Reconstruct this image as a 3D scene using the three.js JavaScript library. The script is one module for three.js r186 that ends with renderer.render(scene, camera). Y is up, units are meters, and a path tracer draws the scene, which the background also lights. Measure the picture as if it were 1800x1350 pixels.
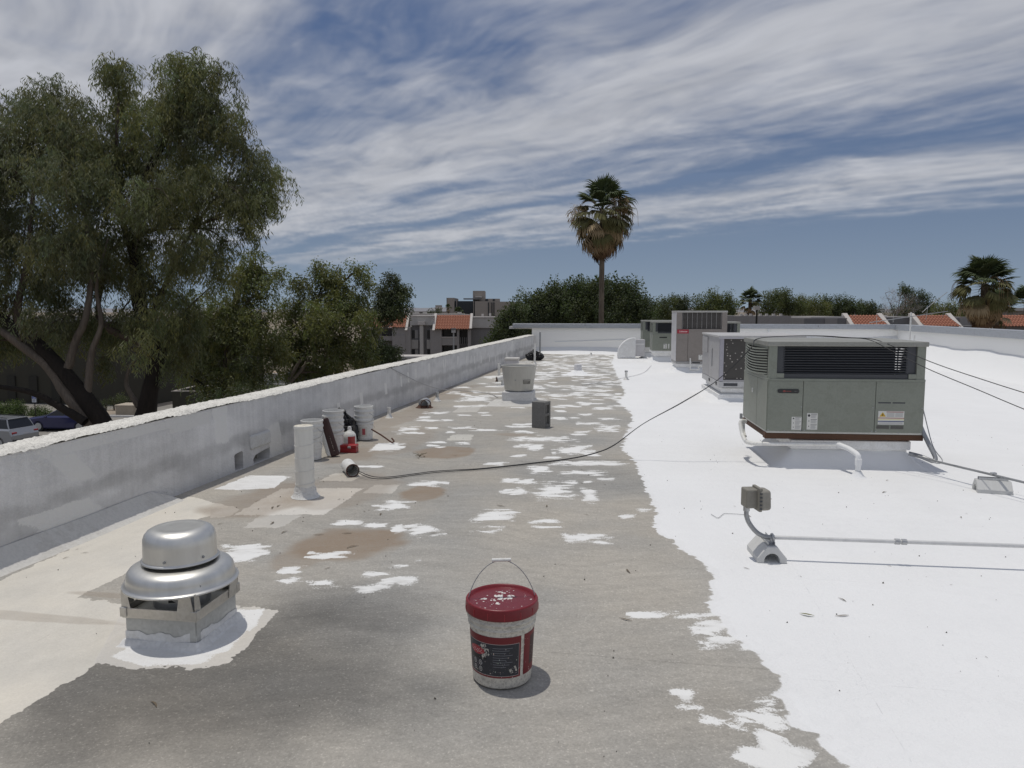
import * as THREE from 'three';
import { RoundedBoxGeometry } from 'three/addons/geometries/RoundedBoxGeometry.js';
import { mergeGeometries, mergeVertices, toCreasedNormals } from 'three/addons/utils/BufferGeometryUtils.js';

// ---------------------------------------------------------------- camera, sky, sun, exposure
const scene = new THREE.Scene();
const camera = new THREE.PerspectiveCamera(54.98, 4 / 3, 0.05, 20000);
const YAW = 9.7 * Math.PI / 180, PITCH = -5.6 * Math.PI / 180;
camera.position.set(0, 1.62, 0);
camera.rotation.order = 'YXZ';
camera.rotation.set(PITCH, YAW, 0);
const renderer = new THREE.WebGLRenderer({ antialias: true });
renderer.toneMapping = THREE.LinearToneMapping;
renderer.toneMappingExposure = 0.68;
renderer.shadowMap.enabled = true;

const sun = new THREE.DirectionalLight(new THREE.Color(1, 0.955, 0.88), 2.9);
const SUN_DIR = new THREE.Vector3(-0.165, 1, -0.06).normalize();
sun.position.copy(SUN_DIR).multiplyScalar(120);
sun.castShadow = true;
Object.assign(sun.shadow.camera, { left: -80, right: 80, top: 80, bottom: -80, near: 1, far: 300 });
sun.shadow.mapSize.set(4096, 4096);
scene.add(sun, sun.target);

// ---- noise
function rng(seed) { let s = seed >>> 0 || 1; return () => { s = (s + 0x6D2B79F5) | 0; let t = Math.imul(s ^ (s >>> 15), 1 | s); t = (t + Math.imul(t ^ (t >>> 7), 61 | t)) ^ t; return ((t ^ (t >>> 14)) >>> 0) / 4294967296; }; }
const PERM = new Float32Array(65536); { const r = rng(77); for (let i = 0; i < 65536; i++) PERM[i] = r(); }
function vn(x, y) {                                    // value noise 0..1
  const xi = Math.floor(x), yi = Math.floor(y); let fx = x - xi, fy = y - yi;
  fx = fx * fx * (3 - 2 * fx); fy = fy * fy * (3 - 2 * fy);
  const a = ((xi * 73 + yi * 179) ^ (yi * 31)) & 65535, b = (((xi + 1) * 73 + yi * 179) ^ (yi * 31)) & 65535;
  const y1 = yi + 1, c = ((xi * 73 + y1 * 179) ^ (y1 * 31)) & 65535, d = (((xi + 1) * 73 + y1 * 179) ^ (y1 * 31)) & 65535;
  const p = PERM[a] + (PERM[b] - PERM[a]) * fx, q = PERM[c] + (PERM[d] - PERM[c]) * fx;
  return p + (q - p) * fy;
}
function fbm(x, y, o = 4) { let s = 0, a = 0.5, t = 0; for (let i = 0; i < o; i++) { s += a * vn(x, y); t += a; a *= 0.5; const nx = x * 1.83 + y * 0.79 + 11.3; y = y * 1.83 - x * 0.79 + 5.1; x = nx; } return s / t; }
const clamp = (v, a = 0, b = 1) => v < a ? a : v > b ? b : v;
const ss = (a, b, v) => { v = clamp((v - a) / (b - a)); return v * v * (3 - 2 * v); };
const mix = (a, b, t) => a + (b - a) * t;
const toS = (v) => { v = clamp(v); return 255 * (v <= 0.0031308 ? v * 12.92 : 1.055 * Math.pow(v, 1 / 2.4) - 0.055); };
const SLUT = new Uint8Array(4097); for (let i = 0; i <= 4096; i++) SLUT[i] = Math.round(toS(i / 4096));
const sb = (v) => SLUT[v <= 0 ? 0 : v >= 1 ? 4096 : (v * 4096) | 0];

// ---- sky: thin cirrus in parallel streaks over blue, one equirectangular texture
{
  const W = 4096, Hh = 2048, data = new Float32Array(W * Hh * 4);
  const bands = [[-30, 0.5], [-6, 0.5], [-2, 0.55], [0.2, 0.68], [0.85, 0.66], [1.25, 0.40], [1.55, 0.27], [1.95, 0.40], [2.35, 0.58], [2.7, 0.66], [3.2, 0.64], [3.6, 0.55], [4.0, 0.48], [4.45, 0.14], [4.85, 0.48], [5.3, 0.62], [5.9, 0.50], [6.5, 0.38], [7.1, 0.20], [8.0, 0.07], [9.5, 0.03], [40, 0.02]];
  const cover = (v) => { for (let i = 1; i < bands.length; i++) if (v < bands[i][0]) { const [a, p] = bands[i - 1], [b, q] = bands[i]; return mix(p, q, ss(a, b, v)); } return 0.02; };
  for (let j = 0; j < Hh; j++) {
    const el = ((j + 0.5) / Hh - 0.5) * Math.PI, sy = Math.sin(el), cy = Math.cos(el);
    for (let i = 0; i < W; i++) {
      const k = (j * W + i) * 4; data[k + 3] = 1;
      if (sy < -0.01) { data[k] = 0.3; data[k + 1] = 0.3; data[k + 2] = 0.31; continue; }
      const az = ((i + 0.5) / W - 0.5) * 2 * Math.PI, dx = Math.cos(az) * cy, dz = Math.sin(az) * cy, up = Math.max(sy, 0.004);
      const t = Math.pow(1 - clamp(sy), 5.5), th = Math.exp(-up * 26);
      let r = mix(0.095, 0.37, t), g = mix(0.170, 0.475, t), b = mix(0.37, 0.595, t);
      r = mix(r, 0.42, th * 0.3); g = mix(g, 0.49, th * 0.3); b = mix(b, 0.57, th * 0.3);
      const ex = dx / (up + 0.012), ez = dz / (up + 0.012);
      const u = -0.769 * ex - 0.639 * ez, v = 0.639 * ex - 0.769 * ez;
      if (Math.abs(v) < 60 && sy > 0.02) {
        const wx = fbm(u * 0.55 + 9, v * 0.7 + 3, 3) - 0.5, wv = v + wx * 1.05 + (fbm(u * 0.23, v * 0.3 + 40, 2) - 0.5) * 0.9, wu = u + (fbm(u * 0.6 + 31, v * 1.1, 3) - 0.5) * 1.6;
        const cov = cover(wv);
        const n0 = fbm(u * 2.3 + 90, v * 2.6, 3), n1 = fbm(wu * 0.55, wv * 1.5, 4), n2 = fbm(wu * 1.1 + 5, wv * 5.0 + 17, 5), n3 = fbm(wu * 3.4 + 70, wv * 21 + 3 * n0, 4), n5 = fbm(wu * 9 + 13, wv * 46 + 5 * n0, 3), n4 = fbm(wu * 2.0 + 7 + n0, wv * 3.6 + 9, 5), n6 = fbm(u * 6.5 + 2 * n0 + 3, v * 9.5 + 2 * n1, 4);
        let d = cov * 1.15 + (n1 - 0.5) * 0.75 + (n2 - 0.5) * 0.34 + (n3 - 0.5) * 0.15 + (n5 - 0.5) * 0.10 + (n4 - 0.5) * 0.58 + (n6 - 0.5) * 0.34 - 0.05;
        d = ss(-0.04, 1.10, d); d *= ss(0.02, 0.10, sy) * ss(0.10, 0.30, cov + 0.06);
        const c = clamp(d * 0.86), br = 0.78 + 0.26 * (n4 - 0.5) + 0.18 * (n2 - 0.5) + 0.12 * (n3 - 0.5);
        r = mix(r, 0.94 * br, c); g = mix(g, 0.955 * br, c); b = mix(b, 1.01 * br, c);
      }
      data[k] = r; data[k + 1] = g; data[k + 2] = b;
    }
  }
  const tex = new THREE.DataTexture(data, W, Hh, THREE.RGBAFormat, THREE.FloatType);
  tex.mapping = THREE.EquirectangularReflectionMapping; tex.magFilter = THREE.LinearFilter; tex.minFilter = THREE.LinearFilter;
  tex.colorSpace = THREE.LinearSRGBColorSpace; tex.needsUpdate = true;
  scene.background = tex; scene.environment = tex;
}

// ---------------------------------------------------------------- helpers
const taken = new Map();
function numbered(n) { const c = taken.get(n) || 0; taken.set(n, c + 1); return c ? `${n}_${String(c).padStart(3, '0')}` : n; }
function tag(o, label, category, group, kind) { if (label) o.userData.label = label; if (category) o.userData.category = category; if (group) o.userData.group = group; if (kind) o.userData.kind = kind; return o; }
function thing(name, label, category, pos = [0, 0, 0], turn = 0, group) {
  const o = new THREE.Group(); o.name = numbered(name); o.position.set(...pos); o.rotation.y = turn; scene.add(o);
  return tag(o, label, category, group);
}
// uv in metres from the dominant direction of each triangle
function metreUV(g) {
  g = g.index ? g.toNonIndexed() : g;
  const p = g.attributes.position, uv = new Float32Array(p.count * 2), a = new THREE.Vector3(), b = new THREE.Vector3(), c = new THREE.Vector3();
  for (let i = 0; i < p.count; i += 3) {
    a.fromBufferAttribute(p, i); b.fromBufferAttribute(p, i + 1); c.fromBufferAttribute(p, i + 2);
    const n = b.clone().sub(a).cross(c.clone().sub(a)), ax = Math.abs(n.x), ay = Math.abs(n.y), az = Math.abs(n.z);
    [a, b, c].forEach((q, k) => {
      const [s, t] = ay >= ax && ay >= az ? [q.x, q.z] : ax >= az ? [q.z, q.y] : [q.x, q.y];
      uv[(i + k) * 2] = s; uv[(i + k) * 2 + 1] = t;
    });
  }
  g.setAttribute('uv', new THREE.BufferAttribute(uv, 2));
  return g;
}
function join(list) {
  if (!Array.isArray(list)) list = [list];
  list = list.map((g) => { g = g.index ? g.toNonIndexed() : g; for (const k of Object.keys(g.attributes)) if (!['position', 'normal', 'uv', 'color'].includes(k)) g.deleteAttribute(k); return g; });
  const col = list.some((g) => g.attributes.color);
  for (const g of list) { if (!g.attributes.normal) g.computeVertexNormals(); if (!g.attributes.uv) g.setAttribute('uv', new THREE.BufferAttribute(new Float32Array(g.attributes.position.count * 2), 2)); if (!col) g.deleteAttribute('color'); }
  return list.length > 1 ? mergeGeometries(list) : list[0];
}
function part(name, geos, mat, parent, o = {}) {
  let g = join(geos); if (!o.keepUV) g = metreUV(g);
  const m = new THREE.Mesh(g, mat); m.name = name; m.castShadow = m.receiveShadow = true;
  if (o.pos) m.position.set(...o.pos); if (o.rot) m.rotation.set(...o.rot); if (o.label) m.userData.label = o.label;
  if (!parent) { m.name = numbered(name); scene.add(m); } else parent.add(m);
  return m;
}
const xf = (g, x = 0, y = 0, z = 0, rx = 0, ry = 0, rz = 0) => { if (rx || ry || rz) g.applyMatrix4(new THREE.Matrix4().makeRotationFromEuler(new THREE.Euler(rx, ry, rz))); g.translate(x, y, z); return g; };
const box = (w, h, d, x = 0, y = 0, z = 0, rx = 0, ry = 0, rz = 0) => xf(new THREE.BoxGeometry(w, h, d), x, y, z, rx, ry, rz);
const rbox = (w, h, d, r, x = 0, y = 0, z = 0, rx = 0, ry = 0, rz = 0) => xf(new RoundedBoxGeometry(w, h, d, 2, r), x, y, z, rx, ry, rz);
const cyl = (r1, r0, h, x = 0, y = 0, z = 0, seg = 24, rx = 0, ry = 0, rz = 0, open = false) => xf(new THREE.CylinderGeometry(r1, r0, h, seg, 1, open), x, y, z, rx, ry, rz);
const lathe = (pts, seg = 48, x = 0, y = 0, z = 0) => xf(new THREE.LatheGeometry(pts.map(([r, h]) => new THREE.Vector2(r, h)), seg), x, y, z);
const V = (a) => new THREE.Vector3(...a);
const curve = (pts, k = 0.5) => new THREE.CatmullRomCurve3(pts.map(V), false, 'catmullrom', k);
const tube = (pts, r, seg = 40, rad = 8, k = 0.5) => new THREE.TubeGeometry(curve(pts, k), seg, r, rad, false);
function taper(pts, r0, r1, seg = 14, rad = 8, bumpy = 0, seed = 1) {       // limb that thins along its length
  const c = curve(pts), fr = c.computeFrenetFrames(seg, false), pos = [], idx = [], nr = [];
  for (let i = 0; i <= seg; i++) {
    const t = i / seg, p = c.getPointAt(t), r = mix(r0, r1, Math.pow(t, 0.8));
    for (let j = 0; j <= rad; j++) {
      const a = j / rad * Math.PI * 2, q = r * (1 + bumpy * (vn(i * 1.7 + seed * 13, (j % rad) * 1.3) - 0.5));
      const n = fr.normals[i].clone().multiplyScalar(Math.cos(a)).addScaledVector(fr.binormals[i], Math.sin(a));
      pos.push(p.x + n.x * q, p.y + n.y * q, p.z + n.z * q); nr.push(n.x, n.y, n.z);
      if (i < seg && j < rad) { const k = i * (rad + 1) + j; idx.push(k, k + 1, k + rad + 1, k + 1, k + rad + 2, k + rad + 1); }
    }
  }
  const g = new THREE.BufferGeometry(); g.setAttribute('position', new THREE.Float32BufferAttribute(pos, 3)); g.setAttribute('normal', new THREE.Float32BufferAttribute(nr, 3)); g.setIndex(idx);
  return g.toNonIndexed();
}
function prism(pts, depth, bevel = 0) {                                     // outline in x,y pulled along z
  const s = new THREE.Shape(pts.map(([x, y]) => new THREE.Vector2(x, y)));
  return new THREE.ExtrudeGeometry(s, { depth, bevelEnabled: bevel > 0, bevelThickness: bevel, bevelSize: bevel, bevelSegments: 1, steps: 1 });
}
function mapTex(w, h, f, { srgb = true, repeat, wrap = true } = {}) {
  const d = new Uint8Array(w * h * 4);
  for (let j = 0; j < h; j++) for (let i = 0; i < w; i++) { const k = (j * w + i) * 4, c = f(i / w, j / h, i, j); d[k] = srgb ? sb(c[0]) : 255 * clamp(c[0]); d[k + 1] = srgb ? sb(c[1]) : 255 * clamp(c[1]); d[k + 2] = srgb ? sb(c[2]) : 255 * clamp(c[2]); d[k + 3] = 255; }
  const t = new THREE.DataTexture(d, w, h); t.colorSpace = srgb ? THREE.SRGBColorSpace : THREE.NoColorSpace; t.magFilter = THREE.LinearFilter; t.minFilter = THREE.LinearMipmapLinearFilter; t.generateMipmaps = true;
  if (wrap) t.wrapS = t.wrapT = THREE.RepeatWrapping; if (repeat) t.repeat.set(...repeat); t.needsUpdate = true; return t;
}
// noise that repeats without a seam over the unit square
const tfb = (u, v, f, o) => { const a = fbm(u * f, v * f, o), b = fbm((u - 1) * f, v * f, o), c = fbm(u * f, (v - 1) * f, o), d = fbm((u - 1) * f, (v - 1) * f, o); return mix(mix(a, b, u), mix(c, d, u), v); };
const grimeTex = mapTex(512, 512, (u, v) => { const n = 0.95 + 0.12 * (tfb(u, v, 5, 4) - 0.5) + 0.05 * (tfb(u + 3, v, 90, 2) - 0.5); const m = ss(0.64, 0.8, tfb(u, v + 9, 14, 4)) * 0.05; return [n - m, n - m * 1.1, n - m * 1.25]; }, { repeat: [0.9, 0.9] });
const bumpTex = mapTex(512, 512, (u, v) => { const n = 0.6 * tfb(u, v, 60, 3) + 0.4 * tfb(u, v, 14, 3); return [n, n, n]; }, { srgb: false, repeat: [1.4, 1.4] });
const streakTex = mapTex(512, 512, (u, v) => { const n = 0.93 + 0.2 * (tfb(u, v * 0.18, 40, 4) - 0.5) + 0.10 * (tfb(u, v, 6, 4) - 0.5); return [n, n, n * 0.99]; }, { repeat: [0.8, 0.8] });
const dirtTex = mapTex(512, 512, (u, v) => { const n = 0.9 + 0.3 * (tfb(u, v, 9, 5) - 0.5) + 0.1 * (tfb(u, v, 70, 2) - 0.5), m = ss(0.56, 0.72, tfb(u + 5, v, 22, 4)) * 0.10 + ss(0.66, 0.72, tfb(u, v + 2, 60, 3)) * 0.2; return [n - m, n * 0.985 - m, n * 0.94 - m * 0.95]; }, { repeat: [2.2, 2.2] });
const barkTex = mapTex(256, 256, (u, v) => { const n = 0.62 + 0.8 * (tfb(u, v * 0.3, 26, 4) - 0.5) + 0.5 * (tfb(u, v, 5, 3) - 0.5); return [n, n * 0.97, n * 0.93]; }, { repeat: [1.1, 0.5] });
const rgb = (r, g, b) => new THREE.Color().setRGB(r, g, b);
function mat(r, g, b, rough = 0.7, o = {}) {
  const { grime, bump, streak, dirt, ...rest } = o;
  const m = new THREE.MeshStandardMaterial({ color: rgb(r, g, b), roughness: rough, side: THREE.DoubleSide, ...rest });
  if (grime) m.map = grimeTex; if (streak) m.map = streakTex; if (dirt) m.map = dirtTex; if (bump) { m.bumpMap = bumpTex; m.bumpScale = bump; }
  return m;
}
function drawn(w, h, paint, o = {}) {                                          // print: labels, plates, signs
  const c = document.createElement('canvas'); c.width = w; c.height = h; paint(c.getContext('2d'), w, h);
  const t = new THREE.CanvasTexture(c); t.colorSpace = THREE.SRGBColorSpace;
  return new THREE.MeshStandardMaterial({ map: t, roughness: 0.55, side: THREE.DoubleSide, ...o });
}

// ---------------------------------------------------------------- the roof: deck, parapets, end walls
const GY = -6.38, XL = -4.0, XR = 9.2, ZB = 8, ZF = -28.6;
const EDGE = [[0.796, -2.334], [0.745, -2.649], [0.73, -2.743], [0.715, -2.8], [0.705, -2.863], [0.643, -2.876], [0.635, -2.978], [0.628, -3.129], [0.63, -3.246], [0.6, -3.357], [0.596, -3.456], [0.566, -3.564], [0.53, -3.57], [0.474, -3.734], [0.442, -3.913], [0.428, -4.147], [0.412, -4.318], [0.415, -4.429], [0.462, -4.505], [0.451, -4.572], [0.401, -4.819], [0.308, -5.113], [0.2, -5.361], [0.152, -5.632], [0.131, -5.887], [0.151, -6.191], [0.113, -6.538], [0.065, -6.972], [0.016, -7.691], [-0.066, -8.262], [-0.189, -8.621], [-0.158, -9.412], [-0.097, -10.363], [-0.077, -11.639], [-0.199, -12.526], [-0.346, -13.386], [-0.249, -14.724], [-0.407, -17.53], [-0.578, -19.635], [-0.833, -23.831], [-0.862, -27.579], [-1.02, -30.334]];
EDGE.unshift([1.6, 9]); EDGE.push([-1.1, -40]);
function whiteEdge(z) { for (let i = 1; i < EDGE.length; i++) if (z >= EDGE[i][1]) { const [xa, za] = EDGE[i - 1], [xb, zb] = EDGE[i]; return mix(xa, xb, clamp((z - za) / (zb - za || 1e-6))); } return -1.1; }
const deckH = (x, z) => 0.012 * (fbm(x * 0.7 + 3, z * 0.7, 3) - 0.5);
const STROKES = [[-2, -5.823, 0.136, 0.13, 0.17], [-1.951, -6.604, 0.153, 0.105, 0.17], [-2.204, -5.276, 0.099, 0.063, 0.17], [-1.96, -5.225, 0.091, 0.061, 0.17], [-1.752, -5.171, 0.045, 0.096, 0.6], [-1.563, -5.174, 0.11, 0.13, 0.5], [-2.006, -4.51, 0.116, 0.071, 0.17], [-1.102, -5.642, 0.15, 0.148, 0.17], [-1.054, -5.349, 0.09, 0.052, 0.17], [-1.091, -5.211, 0.088, 0.057, 0.17], [-0.704, -5.564, 0.126, 0.055, 0.17], [-0.662, -5.402, 0.101, 0.037, 0.17], [-0.356, -5.197, 0.154, 0.122, 0.17], [-0.725, -6.587, 0.172, 0.304, 0.17], [-0.414, -6.511, 0.066, 0.273, 0.17], [-1.06, -6.443, 0.108, 0.137, 0.5], [-0.985, -7.435, 0.112, 0.194, 0.17], [-1.175, -6.904, 0.091, 0.073, 0.17], [-1.064, -6.875, 0.09, 0.095, 0.4], [-0.55, -7.345, 0.201, 0.106, 0.17], [-0.446, -6.98, 0.052, 0.06, 0.17], [-0.283, -7.106, 0.066, 0.074, 0.17], [-0.514, -7.836, 0.336, 0.105, 0.17], [-0.74, -8.599, 0.188, 0.218, 0.17], [-1.203, -8.707, 0.096, 0.151, 0.17], [-1.405, -8.711, 0.096, 0.095, 0.17], [-1.322, -8.114, 0.077, 0.066, 0.17], [-0.924, -8.082, 0.076, 0.049, 0.17], [-0.515, -8.319, 0.091, 0.085, 0.17], [-1.479, -7.641, 0.101, 0.074, 0.17], [0.092, -6.036, 0.065, 0.062, 0.17], [-0.048, -5.806, 0.063, 0.058, 0.17], [0.103, -3.885, 0.107, 0.045, 0.17], [0.316, -3.929, 0.107, 0.046, 0.17], [0.396, -3.797, 0.097, 0.086, 0.17], [0.434, -3.622, 0.107, 0.072, 0.17], [-2.13, -4.203, 0.059, 0.064, 0.17], [-2.063, -4.015, 0.065, 0.079, 0.17], [-1.835, -4.026, 0.116, 0.062, 0.17], [-1.447, -4.404, 0.086, 0.064, 0.5], [-1.535, -4.243, 0.092, 0.056, 0.17], [-1.444, -4.131, 0.117, 0.062, 0.17], [-1.527, -3.986, 0.087, 0.05, 0.17], [-2.62, -4.501, 0.128, 0.166, 0.4], [-2.61, -4.665, 0.048, 0.054, 0.17], [0.214, -3.049, 0.05, 0.09, 0.17], [0.445, -2.912, 0.122, 0.078, -0.35], [0.567, -3.059, 0.061, 0.052, 0.17], [0.516, -2.693, 0.088, 0.097, -0.55], [-2.965, -13.475, 0.246, 0.459, 0.17], [-2.964, -12.283, 0.186, 0.135, 0.17], [-3.213, -11.368, 0.196, 0.134, 0.17], [-3.212, -10.912, 0.088, 0.156, 0.17], [-3.085, -10.569, 0.153, 0.117, 0.17], [-2.783, -10.621, 0.085, 0.087, 0.17], [-3.1, -9.747, 0.111, 0.176, 0.17], [-3.005, -9.421, 0.195, 0.094, 0.17], [-2.81, -9.848, 0.091, 0.101, 0.17], [-2.408, -9.968, 0.151, 0.102, 0.17], [-2.037, -9.829, 0.18, 0.073, 0.17], [-2.475, -9.559, 0.058, 0.095, 0.17], [-2.43, -11.502, 0.069, 0.1, 0.17], [-2.349, -11.251, 0.089, 0.08, 0.17], [-2.675, -11.195, 0.089, 0.08, 0.17], [-2.943, -8.372, 0.15, 0.247, 0.17], [-2.464, -8.808, 0.099, 0.061, 0.17], [-2.137, -8.783, 0.081, 0.08, 0.17], [-2.435, -8.574, 0.062, 0.058, 0.17], [-2.313, -8.442, 0.051, 0.056, 0.17], [-1.187, -9.279, 0.346, 0.213, 0.17], [-1.506, -9.773, 0.166, 0.119, 0.17], [-1.646, -10.202, 0.145, 0.078, 0.17], [-1.631, -10.42, 0.107, 0.081, 0.17], [-1.193, -8.633, 0.078, 0.167, 0.17], [-1.356, -8.797, 0.09, 0.097, 0.17], [-0.721, -8.53, 0.187, 0.214, 0.17], [-0.667, -10.695, 0.158, 0.111, 0.17], [-0.394, -10.261, 0.143, 0.254, 0.17], [-0.716, -9.908, 0.1, 0.072, 0.17], [-0.754, -9.712, 0.098, 0.069, 0.17], [-1.199, -11.071, 0.121, 0.12, 0.17], [-0.94, -11.176, 0.078, 0.091, 0.17], [-0.812, -11.579, 0.103, 0.097, 0.17], [-1.235, -11.913, 0.07, 0.104, 0.17], [-0.574, -12.387, 0.148, 0.148, 0.17], [-0.415, -11.205, 0.134, 0.121, 0.17], [-3.583, -6.643, 0.196, 0.04, 0.1], [-2.819, -7.264, 0.179, 0.044, 0.17]];
{ const r = rng(5); for (let i = 0; i < 480; i++) { const z = -12.2 - Math.pow(r(), 0.75) * 16.2, x = -3.7 + r() * 3.6; if (x < -2.6 && r() < 0.35) continue; STROKES.push([x, z, 0.07 + r() * 0.14, 0.06 + r() * 0.11, (r() - 0.5) * 0.7]); } }
const SHEETS = [                                                       // bonded strips and squares of lighter membrane: outline, colour
  [[[-2.326, -1.487], [-2.457, -2.387], [-2.449, -2.772], [-2.442, -2.886], [-2.786, -3.556], [-3.126, -3.59], [-3.133, -4.204], [-3.389, -5.121], [-3.24, -5.502], [-3.897, -5.812], [-3.789, -3.749], [-3.499, -2.306]], [0.66, 0.625, 0.555]],
  [[[-3.171, -5.305], [-2.456, -5.444], [-2.471, -6.355], [-3.215, -6.205]], [0.66, 0.63, 0.575]], [[[-2.91, -5.002], [-2.625, -5.066], [-2.629, -5.398], [-2.947, -5.344]], [0.50, 0.48, 0.44]],
  [[[-3.006, -6.567], [-2.689, -6.597], [-2.686, -6.98], [-2.993, -6.901]], [0.58, 0.55, 0.49]], [[[-2.41, -6.17], [-2.154, -6.213], [-2.177, -6.542], [-2.417, -6.478]], [0.52, 0.495, 0.45]],
  [[[-3.299, -5.201], [-3.189, -5.302], [-3.207, -5.472], [-3.32, -5.561], [-3.452, -5.448]], [0.56, 0.53, 0.48]], [[[-2.376, -8.948], [-2.064, -9.001], [-2.131, -9.43], [-2.406, -9.383]], [0.55, 0.53, 0.48]],
  [[[-2.459, -2.9], [-2.224, -2.879], [-2.008, -2.938], [-1.849, -3.004], [-1.857, -3.206], [-1.903, -3.604], [-2.068, -3.631], [-2.244, -3.641], [-2.786, -3.556]], [0.62, 0.59, 0.54]],
  [[[-2.942, -11.483], [-2.567, -11.616], [-2.639, -12.497], [-3.01, -12.433]], [0.50, 0.48, 0.44]],
];
const WHITES = [[[-3.811, -6.081], [-3.793, -6.607], [-3.389, -6.676], [-3.288, -6.215], [-3.562, -6.08]], [[-3.093, -8.124], [-3.13, -8.613], [-2.899, -8.693], [-2.854, -8.238]], [[-2.413, -2.953], [-2.407, -3.093], [-2.28, -3.21], [-2.124, -3.581], [-1.977, -3.607], [-1.957, -3.402], [-1.932, -3.143], [-2.005, -2.978], [-2.231, -2.928]], [[-2.124, -3.581], [-1.977, -3.607], [-1.922, -3.339], [-2.046, -3.401]]];
const STAINS = [[...[-2.033, -4.777], 0.44, 0.42, 1.0], [...[-2.185, -4.388], 0.22, 0.3, 0.5], [...[-1.903, -6.277], 0.22, 0.32, 1.0], [...[-2.148, -8.109], 0.36, 0.42, 0.95], [...[-3.126, -5.783], 0.4, 0.7, 0.6], [...[-2.643, -6.237], 0.5, 0.8, 0.4], [...[-3.026, -9.008], 0.5, 1.5, 0.35], [...[-3.842, -14.32], 0.6, 2.0, 0.5], [...[-3.597, -10.722], 0.35, 1.5, 0.5], [...[-4.1, -20.202], 0.6, 2.5, 0.35], [...[-3.148, -3.307], 0.6, 0.05, 0.35], [...[-3.016, -3.652], 0.3, 0.05, 0.4], [...[-1.59, -9.523], 0.3, 0.15, 0.5], [...[-3.172, -7.831], 0.25, 0.5, 0.45]];
const inside = (P, x, z) => { let c = false; for (let i = 0, j = P.length - 1; i < P.length; j = i++) { const [xi, zi] = P[i], [xj, zj] = P[j]; if ((zi > z) !== (zj > z) && x < (xj - xi) * (z - zi) / (zj - zi) + xi) c = !c; } return c; };
const bounds = (P) => [Math.min(...P.map((p) => p[0])), Math.max(...P.map((p) => p[0])), Math.min(...P.map((p) => p[1])), Math.max(...P.map((p) => p[1]))];
function roofTile(x0, x1, z0, z1, W, H) {
  const d = new Uint8Array(W * H * 4), col = new Float32Array(W * H * 3), sx = (x1 - x0) / W, sz = (z1 - z0) / H;
  const X = (i) => x0 + (i + 0.5) * sx, Z = (j) => z0 + (j + 0.5) * sz;
  const grain = new Float32Array(W * H);
  for (let j = 0; j < H; j++) for (let i = 0; i < W; i++) {
    const x = X(i), z = Z(j), k = j * W + i, m = fbm(x * 1.3, z * 1.3, 4) - 0.5, f = fbm(x * 9 + 4, z * 24, 3) - 0.5, g = vn(x * 310, z * 310) * 0.6 + vn(x * 120 + 9, z * 120) * 0.4 - 0.5;
    grain[k] = g;
    const br = fbm(x * 3.1 + 0.8 * Math.sin(z * 2.1), z * 17 + 2.2 * Math.sin(x * 3.7), 3) - 0.5, big = fbm(x * 0.55 + 20, z * 0.4, 3) - 0.5;
    let b = 0.358 + 0.13 * m + 0.06 * f + 0.17 * g + 0.07 * br + 0.12 * big;
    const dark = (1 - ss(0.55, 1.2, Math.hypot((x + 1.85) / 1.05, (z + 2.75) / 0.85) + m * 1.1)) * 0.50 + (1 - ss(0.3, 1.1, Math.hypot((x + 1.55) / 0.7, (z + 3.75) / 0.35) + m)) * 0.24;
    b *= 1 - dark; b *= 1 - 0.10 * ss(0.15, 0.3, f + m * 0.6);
    if (g > 0.30) b += 0.10; 
    const seam = Math.abs(z + 3.36 + 0.01 * (vn(x * 4, 3) - 0.5)); if (seam < 0.006 && x > -0.4) b *= 0.86;
    const warm = clamp(0.5 + m * 1.6 + (x < -1.6 ? 0.12 : 0)); 
    col[k * 3] = b * mix(1.0, 1.05, warm); col[k * 3 + 1] = b * mix(0.98, 0.975, warm); col[k * 3 + 2] = b * mix(0.925, 0.85, warm);
  }
  const region = (bx, fn) => { const i0 = Math.max(0, Math.floor((bx[0] - x0) / sx)), i1 = Math.min(W - 1, Math.ceil((bx[1] - x0) / sx)), a = (bx[2] - z0) / sz, b = (bx[3] - z0) / sz, j0 = Math.max(0, Math.floor(Math.min(a, b))), j1 = Math.min(H - 1, Math.ceil(Math.max(a, b))); for (let j = j0; j <= j1; j++) for (let i = i0; i <= i1; i++) fn(X(i), Z(j), j * W + i); };
  const blend = (k, r, g, b, t) => { if (t <= 0) return; t = t > 1 ? 1 : t; col[k * 3] = mix(col[k * 3], r, t); col[k * 3 + 1] = mix(col[k * 3 + 1], g, t); col[k * 3 + 2] = mix(col[k * 3 + 2], b, t); };
  for (const [P, c] of SHEETS) region(bounds(P), (x, z, k) => {
    const e = 0.03 * (vn(x * 16, z * 16) - 0.5) + 0.02 * (vn(x * 60, z * 60) - 0.5);
    if (!inside(P, x + e, z + e * 1.3)) return;
    const n = fbm(x * 3.1 + 8, z * 3.1, 4) - 0.5, s = 1 + 0.22 * n + 0.14 * grain[k] + 0.10 * (fbm(x * 16, z * 8, 3) - 0.5); blend(k, c[0] * s, c[1] * s * (1 - 0.03 * n), c[2] * s * (1 - 0.08 * n), 0.93);
  });
  for (const [cx, cz, rx, rz, a] of STAINS) region([cx - rx * 1.5, cx + rx * 1.5, cz - rz * 1.5, cz + rz * 1.5], (x, z, k) => {
    const q = Math.hypot((x - cx) / rx, (z - cz) / rz) + (fbm(x * 2.4, z * 2.4, 4) - 0.5) * 0.9, t = (1 - ss(0.68, 1.06, q)) * a * (0.7 + 0.45 * fbm(x * 7, z * 7, 3) + 0.18 * ss(0.6, 0.95, q)) * (0.9 + 0.7 * grain[k]); blend(k, 0.265, 0.205, 0.15, t);
  });
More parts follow.
